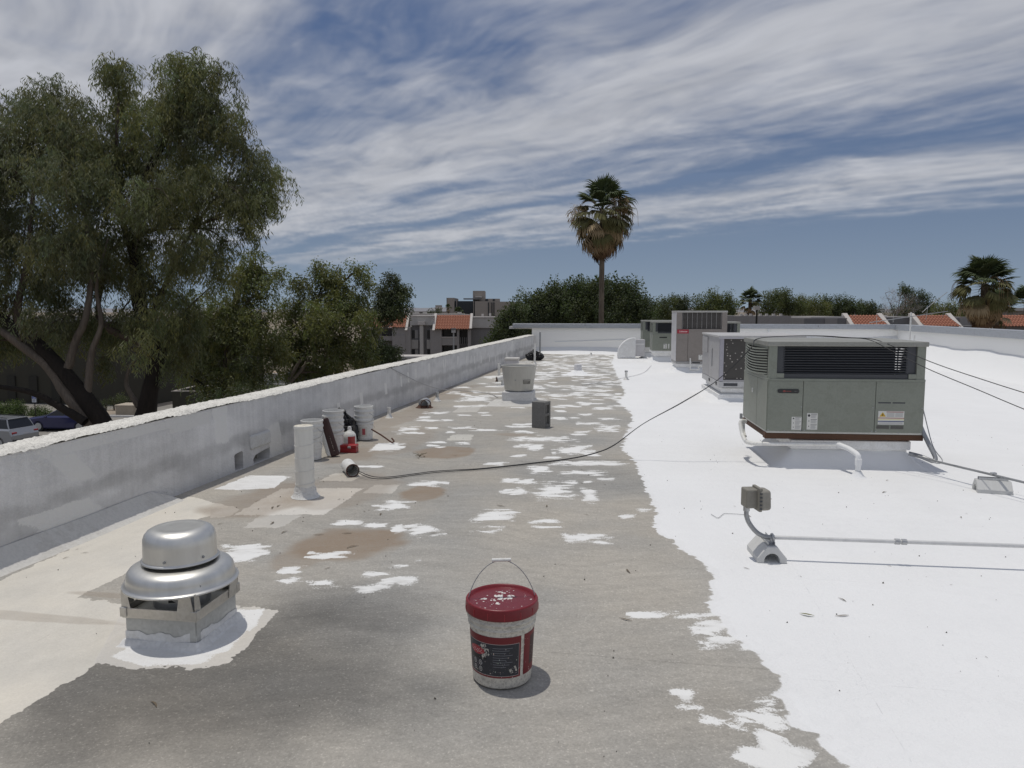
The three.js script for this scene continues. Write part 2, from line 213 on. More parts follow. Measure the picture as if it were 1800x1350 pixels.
  for (const P of WHITES) region(bounds(P).map((v, i) => v + (i % 2 ? 0.06 : -0.06)), (x, z, k) => {
    const e = 0.06 * (fbm(x * 12, z * 12, 3) - 0.5) + 0.03 * grain[k]; if (inside(P, x + e, z + e)) blend(k, 0.80, 0.80, 0.79, 0.72 + 0.5 * fbm(x * 9, z * 30, 3) * 0.6 + 0.3 * grain[k]);
  });
  for (const [cx, cz, hx, hz, a] of STROKES) {
    const R = Math.hypot(hx, hz) * 1.25, ca = Math.cos(a), sa = Math.sin(a), ph = cx * 7.3 + cz * 3.1;
    region([cx - R, cx + R, cz - R, cz + R], (x, z, k) => {
      const dx = x - cx, dz = z - cz, p = (dx * ca - dz * sa) / hx, q = (dx * sa + dz * ca) / hz;
      if (Math.abs(p) > 1.4 || Math.abs(q) > 1.4) return;
      const edge = 1 - Math.max(Math.abs(p) * 0.95, Math.abs(q)) * 0.75 - 0.25 * Math.hypot(p, q);
      const n = fbm((dx * ca - dz * sa) * 8 + ph, (dx * sa + dz * ca) * 24 + ph, 3) - 0.5, l = fbm(x * 7 + ph, z * 7, 3) - 0.5;
      const t = ss(-0.02, 0.15, edge * 0.62 + n * 0.95 + l * 0.95 + grain[k] * 0.5 - 0.03); blend(k, 0.78, 0.78, 0.765, t * clamp(0.82 + 0.9 * n + 0.3 * edge));
    });
  }
  for (let j = 0; j < H; j++) { const z = Z(j), e0 = whiteEdge(z); for (let i = 0; i < W; i++) {
    const x = X(i), k = j * W + i; if (x < e0 - 0.25) continue;
    const e = e0 + (fbm(x * 5, z * 9, 3) - 0.5) * 0.13 + (vn(x * 30, z * 45) - 0.5) * 0.03 + grain[k] * 0.022;
    const t = ss(-0.004, 0.010, x - e); if (t > 0) { const s = whiteAt(x, z) + 0.035 * grain[k]; blend(k, s * 0.995, s, s * 1.002, t * (x - e < 0.05 ? 0.95 : 1)); }
  } }
  for (let k = 0; k < W * H; k++) { d[k * 4] = sb(col[k * 3]); d[k * 4 + 1] = sb(col[k * 3 + 1]); d[k * 4 + 2] = sb(col[k * 3 + 2]); d[k * 4 + 3] = 255; }
  const t = new THREE.DataTexture(d, W, H); t.colorSpace = THREE.SRGBColorSpace; t.magFilter = THREE.LinearFilter; t.minFilter = THREE.LinearMipmapLinearFilter; t.generateMipmaps = true; t.needsUpdate = true;
  return t;
}
const grainBump = mapTex(1024, 1024, (u, v) => { const n = 0.55 * tfb(u, v, 130, 2) + 0.3 * tfb(u + 2, v, 28, 3) + 0.15 * tfb(u, v + 4, 8, 3); return [n, n, n]; }, { srgb: false });
const whiteAt = (x, z) => { const d = fbm(x * 0.45 + 7, z * 0.45, 4) - 0.5, f = fbm(x * 3.3, z * 1.4, 3) - 0.5, rl = fbm(x * 1.1, z * 9, 2) - 0.5, sp = ss(0.73, 0.79, vn(x * 21 + 5, z * 21)) * ss(0.52, 0.7, vn(x * 0.9, z * 0.9 + 6)); return 0.80 + 0.06 * d + 0.035 * f + 0.02 * rl - 0.012 * sp; };
const whiteTex = mapTex(2048, 2048, (u, v) => { const x = 1.8 + u * 7.6, z = 8.2 - v * 36.9, s = whiteAt(x, z) + 0.02 * (vn(x * 120, z * 120) - 0.5); return [s * 0.995, s, s * 1.002]; }, { wrap: false });
{
  const pos = [], uv = [], idx = [], geo = new THREE.BufferGeometry(), mats = [];
  const sheet = (x0, x1, z0, z1, nx, nz, m, metres) => {
    const base = pos.length / 3, start = idx.length;
    for (let j = 0; j <= nz; j++) for (let i = 0; i <= nx; i++) { const x = mix(x0, x1, i / nx), z = mix(z0, z1, j / nz); pos.push(x, deckH(x, z), z); uv.push(i / nx, j / nz); }
    for (let j = 0; j < nz; j++) for (let i = 0; i < nx; i++) { const k = base + j * (nx + 1) + i; idx.push(k, k + 1, k + nx + 1, k + 1, k + nx + 2, k + nx + 1); }
    geo.addGroup(start, idx.length - start, mats.length); mats.push(m);
  };
  const tileMat = (x0, x1, z0, z1, W, H) => { const b = grainBump.clone(); b.repeat.set(Math.abs(x1 - x0) / 1.3, Math.abs(z1 - z0) / 1.3); b.needsUpdate = true; return new THREE.MeshStandardMaterial({ map: roofTile(x0, x1, z0, z1, W, H), bumpMap: b, bumpScale: 0.006, roughness: 0.86, side: THREE.DoubleSide }); };
  const wb = grainBump.clone(); wb.repeat.set(7.6 / 1.3, 36.9 / 1.3); wb.needsUpdate = true;
  const wm = new THREE.MeshStandardMaterial({ map: whiteTex, bumpMap: wb, bumpScale: 0.004, roughness: 0.8, side: THREE.DoubleSide });
  sheet(-4.2, 1.8, -2, -8, 60, 60, tileMat(-4.2, 1.8, -2, -8, 2048, 2048));
  sheet(-4.2, 1.8, -8, -14, 60, 60, tileMat(-4.2, 1.8, -8, -14, 1024, 1024));
  sheet(-4.2, 1.8, -14, -28.7, 60, 100, tileMat(-4.2, 1.8, -14, -28.7, 1024, 2048));
  sheet(-4.2, 1.8, 8.2, -2, 40, 60, tileMat(-4.2, 1.8, 8.2, -2, 512, 1024));
  sheet(1.8, 9.4, 8.2, -28.7, 80, 270, wm, true);
  geo.setAttribute('position', new THREE.Float32BufferAttribute(pos, 3)); geo.setAttribute('uv', new THREE.Float32BufferAttribute(uv, 2)); geo.setIndex(idx); geo.computeVertexNormals();
  const deck = new THREE.Mesh(geo, mats); deck.name = 'roof'; deck.receiveShadow = deck.castShadow = true; scene.add(deck);
  tag(deck, 'flat roof half freshly coated white and half weathered grey', 'roof', null, 'structure');
}
const M = {
  whitePaint: mat(0.84, 0.84, 0.83, 0.72, { grime: 1, bump: 0.0015 }), coat: mat(0.815, 0.82, 0.82, 0.78, { bump: 0.003 }), pvc: mat(0.80, 0.795, 0.76, 0.5, { grime: 1 }),
  stucco: mat(0.70, 0.69, 0.67, 0.9, { grime: 1, bump: 0.01 }), galv: mat(0.50, 0.51, 0.52, 0.42, { metalness: 0.75, grime: 1 }), flash: mat(0.42, 0.44, 0.47, 0.5, { metalness: 0.35, grime: 1 }),
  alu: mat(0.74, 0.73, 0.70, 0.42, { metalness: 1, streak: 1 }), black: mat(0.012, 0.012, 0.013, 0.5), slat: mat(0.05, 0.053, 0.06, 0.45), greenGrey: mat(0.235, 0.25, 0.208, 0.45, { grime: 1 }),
  warmGrey: mat(0.25, 0.222, 0.20, 0.5, { grime: 1 }), paleGrey: mat(0.56, 0.55, 0.56, 0.5, { grime: 1 }), conduit: mat(0.36, 0.37, 0.38, 0.45, { metalness: 0.5, grime: 1 }), cable: mat(0.022, 0.022, 0.024, 0.55),
  wood: mat(0.095, 0.045, 0.023, 0.8, { streak: 1 }), concrete: mat(0.20, 0.195, 0.185, 0.95, { grime: 1, bump: 0.012 }), tanBox: mat(0.25, 0.235, 0.20, 0.6, { grime: 1 }), redPlastic: mat(0.30, 0.012, 0.02, 0.42, { grime: 1 }),
  bag: mat(0.012, 0.012, 0.014, 0.28), rust: mat(0.10, 0.05, 0.035, 0.9, { grime: 1, bump: 0.01 }), coil: mat(0.055, 0.048, 0.043, 0.75, { streak: 1 }), dullWhite: mat(0.74, 0.735, 0.71, 0.55, { grime: 1 }),
};
// parapet along the left edge: weathered face with brush marks, two scuppers, rough white top, sloped strip at its foot
{
  const t = thing('parapet_wall', 'weathered grey painted parapet wall with rough white top along the roof edge', 'wall', [0, 0, 0]);
  const tex = mapTex(2048, 256, (u, v) => {
    const s = 3 + u * 12, y = v * 0.78, big = fbm(s * 0.9, y * 2.2 + 3, 4) - 0.5, st = fbm(s * 26, y * 1.6, 4) - 0.5, fine = vn(s * 150, y * 150) - 0.5, mid = fbm(s * 5, y * 9 + 30, 4) - 0.5;
    let b = 0.61 + 0.22 * big + 0.12 * st + 0.10 * fine + 0.16 * mid;
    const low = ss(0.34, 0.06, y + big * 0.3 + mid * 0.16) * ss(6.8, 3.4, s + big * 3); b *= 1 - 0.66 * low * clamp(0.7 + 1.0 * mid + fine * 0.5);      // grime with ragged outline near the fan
    b *= 1 - 0.22 * ss(0.09, 0.0, Math.abs(y - 0.30 - 0.03 * big) - 0.015 + mid * 0.08);                                                              // crease along the wall, its shade painted as a darker line
    let r = b, g = b, c = b * 1.005;
    const patch = (s0, y0, w, h, lum, k) => { const dx = (s - s0 + (y - y0) * k) / w, dy = (y - y0) / h, e = Math.max(Math.abs(dx), Math.abs(dy)) + mid * 0.55 + st * 0.25 + fine * 0.15; const q = ss(1.02, 0.92, e); r = mix(r, lum, q * 0.9); g = mix(g, lum, q * 0.9); c = mix(c, lum * 0.985, q * 0.9); }; 
    patch(4.55, 0.165, 0.32, 0.09, 0.70, 1.2); patch(4.62, 0.50, 0.13, 0.12, 0.68, 0.9); patch(5.2, 0.66, 0.9, 0.05, 0.68, 0); patch(6.55, 0.52, 0.12, 0.2, 0.72, 0.1); patch(7.62, 0.18, 0.14, 0.2, 0.73, 0.3); patch(6.05, 0.62, 0.3, 0.06, 0.66, 0.2);
    for (let q = 0; q < 9; q++) patch(9 + q * 0.71 + 0.3 * Math.sin(q * 5), 0.25 + 0.3 * Math.abs(Math.sin(q * 3.3)), 0.03 + 0.03 * Math.abs(Math.sin(q * 7)), 0.09, 0.74, 0.2);
    return [r, g * 0.995, c * 0.985];
  }, { wrap: true });
  tex.wrapS = THREE.MirroredRepeatWrapping; tex.repeat.set(1 / 12, 1 / 0.78); tex.offset.set(-3 / 12, 0);
  const face = new THREE.MeshStandardMaterial({ map: tex, roughness: 0.9, side: THREE.DoubleSide, bumpMap: bumpTex, bumpScale: 0.012 });
  const s = new THREE.Shape([[-ZB, -0.4], [-ZF - 0.13, -0.4], [-ZF - 0.13, 0.70], [-ZB, 0.70]].map(([a, b]) => new THREE.Vector2(a, b)));
  const hole = (a) => s.holes.push(new THREE.Path(a.map(([x, y]) => new THREE.Vector2(x, y))));
  hole([[6.77, 0.02], [6.93, 0.01], [6.935, 0.18], [6.90, 0.195], [6.79, 0.185], [6.765, 0.17]]); hole([[7.14, 0.005], [7.48, 0.005], [7.50, 0.13], [7.30, 0.115], [7.18, 0.10], [7.13, 0.06]]);
  const g = new THREE.ExtrudeGeometry(s, { depth: 0.27, bevelEnabled: false });
  g.applyMatrix4(new THREE.Matrix4().set(0, 0, 1, XL - 0.27, 0, 1, 0, 0, -1, 0, 0, 0, 0, 0, 0, 1));
  const p = g.attributes.position, uv = g.attributes.uv; for (let i = 0; i < p.count; i++) uv.setXY(i, -p.getZ(i), p.getY(i));
  part('wall_face', g, face, t, { keepUV: true });
  part('scupper_screen', [box(0.02, 0.24, 0.2, -4.14, 0.10, -6.85)], M.rust, t); part('scupper_screen', [box(0.02, 0.18, 0.42, -4.16, 0.07, -7.31)], M.tanBox, t);
  // rough top
  const gp = new THREE.PlaneGeometry(1, 1, 14, 2400), q = gp.attributes.position;
  for (let i = 0; i < q.count; i++) {
    const a = q.getX(i) + 0.5, z = mix(3, ZF + 0.05, q.getY(i) + 0.5), prof = Math.pow(Math.abs(a * 2 - 1), 8), rough = (fbm(a * 12, z * 52, 3) - 0.5) * 0.020;
    const lip = 0.016 + 0.03 * (fbm(z * 3, 4, 3) - 0.4);
    q.setXYZ(i, mix(XL - 0.285, XL + 0.012, a) + (prof > 0.5 ? rough * 0.35 : 0), 0.728 + 0.02 * (fbm(z * 0.8, 8, 2) - 0.5) + rough - prof * lip, z);
  }
  gp.computeVertexNormals(); part('coping', gp, mat(0.84, 0.83, 0.80, 0.9, { bump: 0.012, dirt: 1 }), t);
  // sloped strip of membrane at the foot, with a torn end
  const cp = new THREE.PlaneGeometry(1, 1, 8, 200), c = cp.attributes.position;
  for (let i = 0; i < c.count; i++) { const a = c.getX(i) + 0.5, z = mix(2, -5.45 - 0.42 * a + 0.2 * a * a, c.getY(i) + 0.5); c.setXYZ(i, XL + 0.006 + a * 0.18, -0.004 + 0.125 * Math.pow(1 - a, 1.3) + 0.012 * (fbm(z * 3, a * 3, 3) - 0.5) * (1 - a), z); }
  cp.computeVertexNormals(); part('cant_strip', cp, mat(0.62, 0.605, 0.57, 0.9, { grime: 1, bump: 0.004 }), t);
  part('repair_sleeve', [xf(new RoundedBoxGeometry(0.05, 0.15, 0.42, 4, 0.024), XL + 0.002, 0.25, -7.28, 0, 0, 0.05)], mat(0.60, 0.60, 0.59, 0.85, { grime: 1, bump: 0.015 }), t);
}
// walls that close the roof at the far end and on the right, with metal copings
function endWall(name, label, L, build) { const t = thing(name, label, 'wall'); build(t, L); return t; }
function fillet(len, w, h, seed) {                                       // coated cove where roof meets wall: runs along +x, rises to -z
  const g = new THREE.PlaneGeometry(len, 1, Math.ceil(len * 5), 8), p = g.attributes.position;
  for (let i = 0; i < p.count; i++) { const a = p.getY(i) + 0.5, x = p.getX(i), n = fbm(x * 0.6 + seed, 2, 3) - 0.5, ww = w * (1 + 0.5 * n); p.setXYZ(i, x, -0.006 + (h * (1 + 0.25 * n)) * Math.pow(a, h > 0.5 ? 1.7 : 2.1) + 0.012 * (fbm(x * 2 + seed, a * 5, 2) - 0.5), ww * (1 - a)); }
  g.computeVertexNormals(); return g;
}
endWall('end_wall', 'long white wall with grey metal coping across the far end of the roof', 0, (t) => {
  part('wall_face', [box(XR - XL + 0.2, 1.5, 0.25, (XR + XL) / 2, 0.30, ZF - 0.125)], mat(0.92, 0.91, 0.88, 0.85, { bump: 0.0015 }), t);
  for (let k = 0; k < 5; k++) { const a = XL - 0.85 + k * 2.83, w = 2.822; part('coping', [rbox(w, 0.05, 0.42, 0.008, a + w / 2, 1.135, ZF - 0.10), rbox(w, 0.13, 0.02, 0.006, a + w / 2, 1.055, ZF + 0.105)], M.flash, t); }
  part('eave_soffit', [box(0.9, 0.1, 0.5, XL - 0.55, 1.0, ZF - 0.25)], M.dullWhite, t);
  part('cove', [xf(fillet(6.5, 0.5, 0.26, 1), XL + 3.25, 0, ZF + 0.005)], M.coat, t); part('cove', [xf(fillet(XR - XL - 6.5, 0.8, 0.72, 3), (XR + XL + 6.5) / 2, 0, ZF + 0.006)], M.coat, t);
  part('sealant_ridge', [tube([[-3.2, 0.45, ZF + 0.01], [-1.8, 0.50, ZF + 0.01], [-0.6, 0.55, ZF + 0.01], [0.6, 0.54, ZF + 0.01]], 0.02, 30, 6)], M.coat, t);
  part('pipe_strap', [cyl(0.035, 0.035, 1.0, 4.75, 0.55, ZF + 0.04, 12), rbox(0.12, 0.05, 0.05, 0.01, 4.75, 1.05, ZF + 0.04)], M.coat, t);
});
endWall('side_wall', 'low white coated parapet with grey metal coping along the right edge', 0, (t) => {
  part('wall_face', [box(0.25, 1.5, ZB - ZF, XR + 0.125, 0.30, (ZB + ZF) / 2)], mat(0.90, 0.895, 0.87, 0.8, { bump: 0.002 }), t);
  for (let k = 0; k < 11; k++) { const a = ZF + k * 3.24, w = 3.232; part('coping', [rbox(0.42, 0.05, w, 0.008, XR + 0.10, 1.136, a + w / 2), rbox(0.02, 0.16, w, 0.006, XR - 0.105, 1.04, a + w / 2)], M.flash, t); }
  part('cove', [xf(fillet(ZB - ZF, 0.85, 0.56, 9), XR - 0.005, 0, (ZB + ZF) / 2, 0, -Math.PI / 2)], M.coat, t);
});
{ const b = part('building_shell', [box(XR - XL + 0.5, -GY - 0.06, ZB - ZF + 0.3, (XR + XL) / 2, (GY - 0.06) / 2, (ZB + ZF) / 2)], mat(0.32, 0.29, 0.24, 0.9, { grime: 1 })); tag(b, 'outer walls of the building under the flat roof', 'building', null, 'structure'); }

// ---------------------------------------------------------------- things on the roof
// spun aluminium exhaust fan
{
  const t = thing('exhaust_fan', 'round spun aluminium exhaust fan on a square curb beside the parapet', 'roof fan', [-2.26, 0, -3.29], 0.02);
  part('curb', [rbox(0.37, 0.17, 0.37, 0.004, 0, 0.075, 0), box(0.006, 0.16, 0.03, 0.187, 0.075, 0.17), box(0.03, 0.16, 0.006, 0.17, 0.075, 0.187)], mat(0.50, 0.51, 0.50, 0.5, { metalness: 0.5, grime: 1 }), t);
  for (let k = 0; k < 4; k++) { const g = new THREE.PlaneGeometry(0.374, 1, 40, 1), p = g.attributes.position; for (let i = 0; i < p.count; i++) p.setXYZ(i, p.getX(i), p.getY(i) > 0 ? 0.055 + 0.05 * (fbm(p.getX(i) * 14 + k * 7, 2, 3) - 0.35) : -0.005, 0.1875); part('paint_band', [g], mat(0.76, 0.76, 0.75, 0.7, { grime: 1 }), t).rotation.y = k * Math.PI / 2; }
  const ap = new THREE.PlaneGeometry(0.62, 0.62, 60, 60); ap.rotateX(-Math.PI / 2);
  { const p = ap.attributes.position; for (let i = 0; i < p.count; i++) { const x = p.getX(i), z = p.getZ(i), d = Math.max(Math.abs(x), Math.abs(z)) - 0.19, n = fbm(x * 6 + 3, z * 6, 3); p.setY(i, d < 0 ? 0.03 : -0.008 + 0.05 * Math.exp(-Math.max(0, d) / 0.016) * (0.5 + n)); } ap.computeVertexNormals(); }
  part('sealant_skirt', ap, mat(0.78, 0.78, 0.77, 0.75, { grime: 1 }), t);
  part('base_frame', [0, 1, 2, 3].map((k) => { const g = rbox(0.388, 0.05, 0.006, 0.002, 0, 0.165, 0.193); g.rotateY(k * Math.PI / 2); return g; }).concat([box(0.39, 0.006, 0.39, 0, 0.146, 0)]), mat(0.62, 0.60, 0.56, 0.42, { metalness: 0.85, grime: 1 }), t);
  part('motor_cover', [cyl(0.135, 0.135, 0.16, 0, 0.225, 0, 40)], M.galv, t);
  const lab = drawn(256, 96, (c, w, h) => { c.fillStyle = '#b9b8b2'; c.fillRect(0, 0, w, h); c.fillStyle = '#191919'; c.font = 'bold 26px sans-serif'; c.fillText('THIS FAN', 18, 26); c.font = '13px sans-serif'; for (let i = 0; i < 4; i++) c.fillRect(14, 40 + i * 12, 90 - i * 9, 4); c.beginPath(); c.moveTo(165, 90); c.lineTo(165, 45); c.lineTo(235, 90); c.fill(); c.fillRect(150, 34, 90, 5); });
  part('warning_label', [new THREE.CylinderGeometry(0.1365, 0.1365, 0.055, 30, 1, true, -0.55, 1.0).translate(0, 0.225, 0)], lab, t, { keepUV: true });
  for (let k = 0; k < 4; k++) { const g = prism([[-0.05, 0], [0.05, 0], [0.028, 0.128], [-0.028, 0.128]], 0.004); const h = prism([[0, 0], [0.055, 0], [0.03, 0.128], [0, 0.128]], 0.004); h.rotateY(Math.PI / 2); h.translate(0.048, 0, 0); g.translate(0, 0, 0); const a = k * Math.PI / 2; const b = part('bracket', [g, h, rbox(0.036, 0.048, 0.036, 0.004, 0.042, 0.022, -0.012)], mat(0.60, 0.585, 0.55, 0.42, { metalness: 0.85, grime: 1 }), t); b.rotation.y = a; b.position.set(0.142, 0.148, 0.197).applyAxisAngle(new THREE.Vector3(0, 1, 0), a); }
  part('shroud', [lathe([[0.135, 0.267], [0.19, 0.272], [0.255, 0.271], [0.268, 0.268], [0.272, 0.272], [0.268, 0.278], [0.2545, 0.284], [0.2535, 0.312], [0.249, 0.334], [0.236, 0.352], [0.212, 0.364], [0.18, 0.371], [0.14, 0.373]], 72)], M.alu, t);
  part('brim_lip', [xf(new THREE.TorusGeometry(0.268, 0.0055, 8, 72), 0, 0.271, 0, Math.PI / 2)], M.alu, t);
  part('neck', [cyl(0.12, 0.12, 0.04, 0, 0.384, 0, 40)], M.galv, t);
  part('motor_dome', [lathe([[0.176, 0.3878], [0.182, 0.3860], [0.184, 0.3905], [0.178, 0.3950], [0.173, 0.3986], [0.171, 0.4724], [0.170, 0.4967], [0.163, 0.5174], [0.150, 0.5336], [0.132, 0.5435], [0.11, 0.5480], [0.098, 0.5444], [0.06, 0.5453], [0, 0.5453]], 72)], M.alu, t);
  for (const [a, y, r] of [[0.15, 0.417, 0.174], [1.2, 0.417, 0.174], [0.9, 0.305, 0.249], [-1.0, 0.305, 0.249], [-2.4, 0.417, 0.174]]) part('bolt', [cyl(0.007, 0.007, 0.008, Math.sin(a) * r, y, Math.cos(a) * r, 8, Math.PI / 2, a, 0)], M.conduit, t);
}
// pail with a red lid
{
  const t = thing('paint_pail', 'white pail with splattered red lid and wire handle standing on the grey roof', 'bucket', [-0.575, 0, -3.1], 0.25);
  part('body', [lathe([[0, 0.004], [0.124, 0.004], [0.130, 0.012], [0.144, 0.262], [0.150, 0.264], [0.151, 0.270], [0.1455, 0.274], [0.146, 0.288], [0.153, 0.290], [0.154, 0.298], [0.148, 0.302], [0.149, 0.345]], 56)], mat(0.68, 0.66, 0.61, 0.45, { dirt: 1 }), t);
  const lidTex = drawn(512, 512, (c, w) => { const r = rng(9); c.fillStyle = '#6e1f28'; c.fillRect(0, 0, w, w); for (let i = 0; i < 900; i++) { c.fillStyle = `rgba(${70 + r() * 90 | 0},${20 + r() * 40 | 0},${30 + r() * 40 | 0},0.22)`; c.fillRect(r() * w, r() * w, 2 + r() * 26, 1 + r() * 5); } c.fillStyle = '#d9d6d0'; for (let i = 0; i < 150; i++) { const a = r() * 6.28, d = Math.sqrt(r()) * 240; c.beginPath(); c.arc(256 + Math.cos(a) * d, 256 + Math.sin(a) * d, 0.8 + Math.pow(r(), 5) * 7, 0, 7); c.fill(); } const blob = (x, y, s, n) => { for (let i = 0; i < n; i++) { c.beginPath(); c.arc(x + (r() - 0.5) * s, y + (r() - 0.5) * s * 0.6, 3 + r() * 8, 0, 7); c.fill(); } }; blob(235, 190, 60, 34); blob(285, 235, 95, 40); blob(330, 200, 60, 16); blob(215, 268, 100, 14); blob(200, 340, 60, 10); blob(110, 240, 40, 12); blob(260, 120, 60, 8); c.fillStyle = '#7c1f2a'; c.beginPath(); c.arc(285, 215, 22, 0, 7); c.fill(); }, { roughness: 0.4 });
  const lid = part('lid', [lathe([[0.150, 0.318], [0.1605, 0.318], [0.162, 0.325], [0.160, 0.362], [0.156, 0.368], [0.149, 0.368], [0.146, 0.360], [0.143, 0.357]], 56)], mat(0.20, 0.010, 0.018, 0.38, { grime: 1 }), t);
  part('lid_panel', [(() => { const g = new THREE.CircleGeometry(0.144, 48); g.rotateX(-Math.PI / 2); g.translate(0, 0.3565, 0); return g; })()], lidTex, t, { keepUV: true });
  for (let k = 0; k < 14; k++) { const a = k / 14 * 6.283; part('lid_tab', [box(0.003, 0.03, 0.003, Math.sin(a) * 0.161, 0.336, Math.cos(a) * 0.161, 0, a, 0)], mat(0.34, 0.03, 0.04, 0.4), lid); }
  const label = drawn(768, 384, (c, w, h) => {
    const r = rng(21); c.fillStyle = '#6f1a22'; c.fillRect(0, 0, w, h); c.fillStyle = '#2b2d35'; c.fillRect(18, 66, w - 36 - 8, h - 84); c.strokeStyle = '#c9c5c0'; c.lineWidth = 3; c.strokeRect(18, 66, w - 44, h - 84);
    c.fillStyle = '#9c2f38'; c.beginPath(); c.ellipse(190, 150, 125, 40, 0, 0, 7); c.fill(); c.strokeStyle = '#d8b7b6'; c.lineWidth = 4; for (let i = 0; i < 6; i++) { c.beginPath(); c.arc(110 + i * 32, 150 + (i % 2) * 8, 13, 0.4, 5.2); c.stroke(); }
    c.fillStyle = '#15161b'; c.beginPath(); c.ellipse(200, 212, 150, 16, 0, 0, 7); c.fill();
    c.strokeStyle = '#d4d2cd'; c.lineWidth = 5; for (const [x, y] of [[150, 262], [245, 262], [150, 322], [245, 322]]) { c.beginPath(); c.arc(x, y, 21, 0, 7); c.stroke(); c.fillStyle = '#a9a8a4'; c.fillRect(x - 8, y - 9, 15, 14); }
    c.fillStyle = '#6d6f77'; for (let i = 0; i < 9; i++) c.fillRect(420, 100 + i * 22, 240 - (i % 3) * 40, 5);
    for (let i = 0; i < 520; i++) { c.fillStyle = `rgba(${190 + r() * 40 | 0},${190 + r() * 35 | 0},${180 + r() * 35 | 0},${0.35 + r() * 0.6})`; c.beginPath(); c.arc(r() * w, 60 + Math.pow(r(), 0.6) * (h - 60), 0.7 + Math.pow(r(), 6) * 6, 0, 7); c.fill(); }
    c.fillStyle = 'rgba(190,186,176,0.9)'; for (const [x, y, s, n] of [[300, 100, 70, 24], [340, 150, 60, 20], [300, 200, 50, 14], [640, 320, 50, 16], [700, 300, 40, 14]]) for (let i = 0; i < n; i++) { c.beginPath(); c.arc(x + (r() - 0.5) * s, y + (r() - 0.5) * s, 2 + r() * 9, 0, 7); c.fill(); }
  }, { roughness: 0.42 });
  const wrap = (a0, a1) => { const g = new THREE.CylinderGeometry(0.1439, 0.1341, 0.185, 40, 1, true, a0, a1); g.translate(0, 0.15, 0); return g; };
  part('print_label', [wrap(-1.45, 2.0)], label, t, { keepUV: true }); part('print_label', [wrap(0.67, 1.9)], drawn(256, 128, (c, w, h) => { c.fillStyle = '#6f1a22'; c.fillRect(0, 0, w, h); c.fillStyle = '#3a1c20'; c.fillRect(40, 14, 190, 90); const r = rng(4); c.fillStyle = '#c8c4bb'; for (let i = 0; i < 60; i++) c.fillRect(r() * w, r() * h, 1 + r() * 4, 1 + r() * 4); }), t, { keepUV: true });
  const arc = []; for (let k = 0; k <= 14; k++) { const a = Math.PI * k / 14; arc.push([-Math.cos(a) * 0.156 * (1 - 0.12 * Math.sin(a)), 0.315 + Math.sin(a) * 0.205, -0.035 * Math.sin(a)]); }
  part('wire_handle', [tube(arc, 0.0022, 60, 6)], M.conduit, t);
  part('handle_grip', [cyl(0.008, 0.008, 0.085, 0, 0.522, -0.035, 12, 0, 0, Math.PI / 2)], M.dullWhite, t);
  for (const s of [-1, 1]) part('ear', [cyl(0.014, 0.014, 0.012, s * 0.152, 0.315, 0, 14, 0, 0, Math.PI / 2)], M.dullWhite, t);
}
// tall white vent pipe
{
  const t = thing('vent_pipe', 'tall white coated vent pipe rising from a beige membrane square', 'pipe', [-2.865, 0, -5.97]);
  part('pipe', [lathe([[0.092, 0], [0.082, 0.05], [0.080, 0.59], [0.0805, 0.60], [0.083, 0.602], [0.083, 0.628], [0.080, 0.632]], 40)], mat(0.77, 0.76, 0.715, 0.8, { streak: 1, bump: 0.005 }), t);
  for (const [y, r] of [[0.13, 0.084], [0.245, 0.0825], [0.36, 0.082], [0.47, 0.082]]) part('wrap_seam', [xf(new THREE.TorusGeometry(r, 0.0022, 6, 40), 0, y, 0, Math.PI / 2 + 0.1, 0.08, 0)], M.dullWhite, t);
  part('cap', [lathe([[0.0805, 0.6315], [0.074, 0.6325], [0.073, 0.628], [0, 0.628]], 40)], mat(0.80, 0.77, 0.69, 0.7, { dirt: 1 }), t);
  const sk = lathe([[0.128, 0.002], [0.114, 0.012], [0.100, 0.035], [0.092, 0.07], [0.083, 0.10]], 40); { const p = sk.attributes.position; for (let i = 0; i < p.count; i++) { const x = p.getX(i), y = p.getY(i), z = p.getZ(i), n = 1 + 0.22 * (fbm(Math.atan2(x, z) * 2.2 + 9, y * 30, 3) - 0.5); p.setXYZ(i, x * n, y, z * n); } sk.computeVertexNormals(); }
  part('sealant_skirt', [sk], mat(0.72, 0.72, 0.70, 0.8, { grime: 1, bump: 0.01 }), t);
}
// empty pails nested in three stacks, each pail a thing of its own
const pailGeo = join([lathe([[0, 0.004], [0.096, 0.004], [0.101, 0.012], [0.112, 0.20], [0.113, 0.205], [0.120, 0.206], [0.1205, 0.212], [0.114, 0.214], [0.1145, 0.245], [0.121, 0.247], [0.1215, 0.262], [0.1155, 0.264], [0.112, 0.262], [0.099, 0.03], [0, 0.02]], 36)]);
const pailBail = join([tube([[-0.117, 0.21, 0], [-0.10, 0.15, 0.075], [0, 0.12, 0.118], [0.10, 0.15, 0.075], [0.117, 0.21, 0]], 0.0018, 24, 5)]);
const pailPrint = drawn(256, 128, (c, w, h) => { c.fillStyle = '#c9c7c0'; c.fillRect(0, 0, w, h); c.strokeStyle = '#6b6b6b'; c.lineWidth = 2; c.strokeRect(20, 12, 90, 100); c.fillStyle = '#77777a'; for (let i = 0; i < 6; i++) c.fillRect(30, 24 + i * 14, 66 - i * 6, 4); c.fillStyle = '#a34a50'; c.fillRect(140, 20, 70, 85); }, { roughness: 0.5 });
const pailLabel = new THREE.CylinderGeometry(0.1125, 0.1045, 0.12, 20, 1, true, -0.6, 1.3).translate(0, 0.115, 0);
const ord = ['lowest', 'second from the bottom', 'third from the bottom', 'fourth from the bottom', 'topmost'];
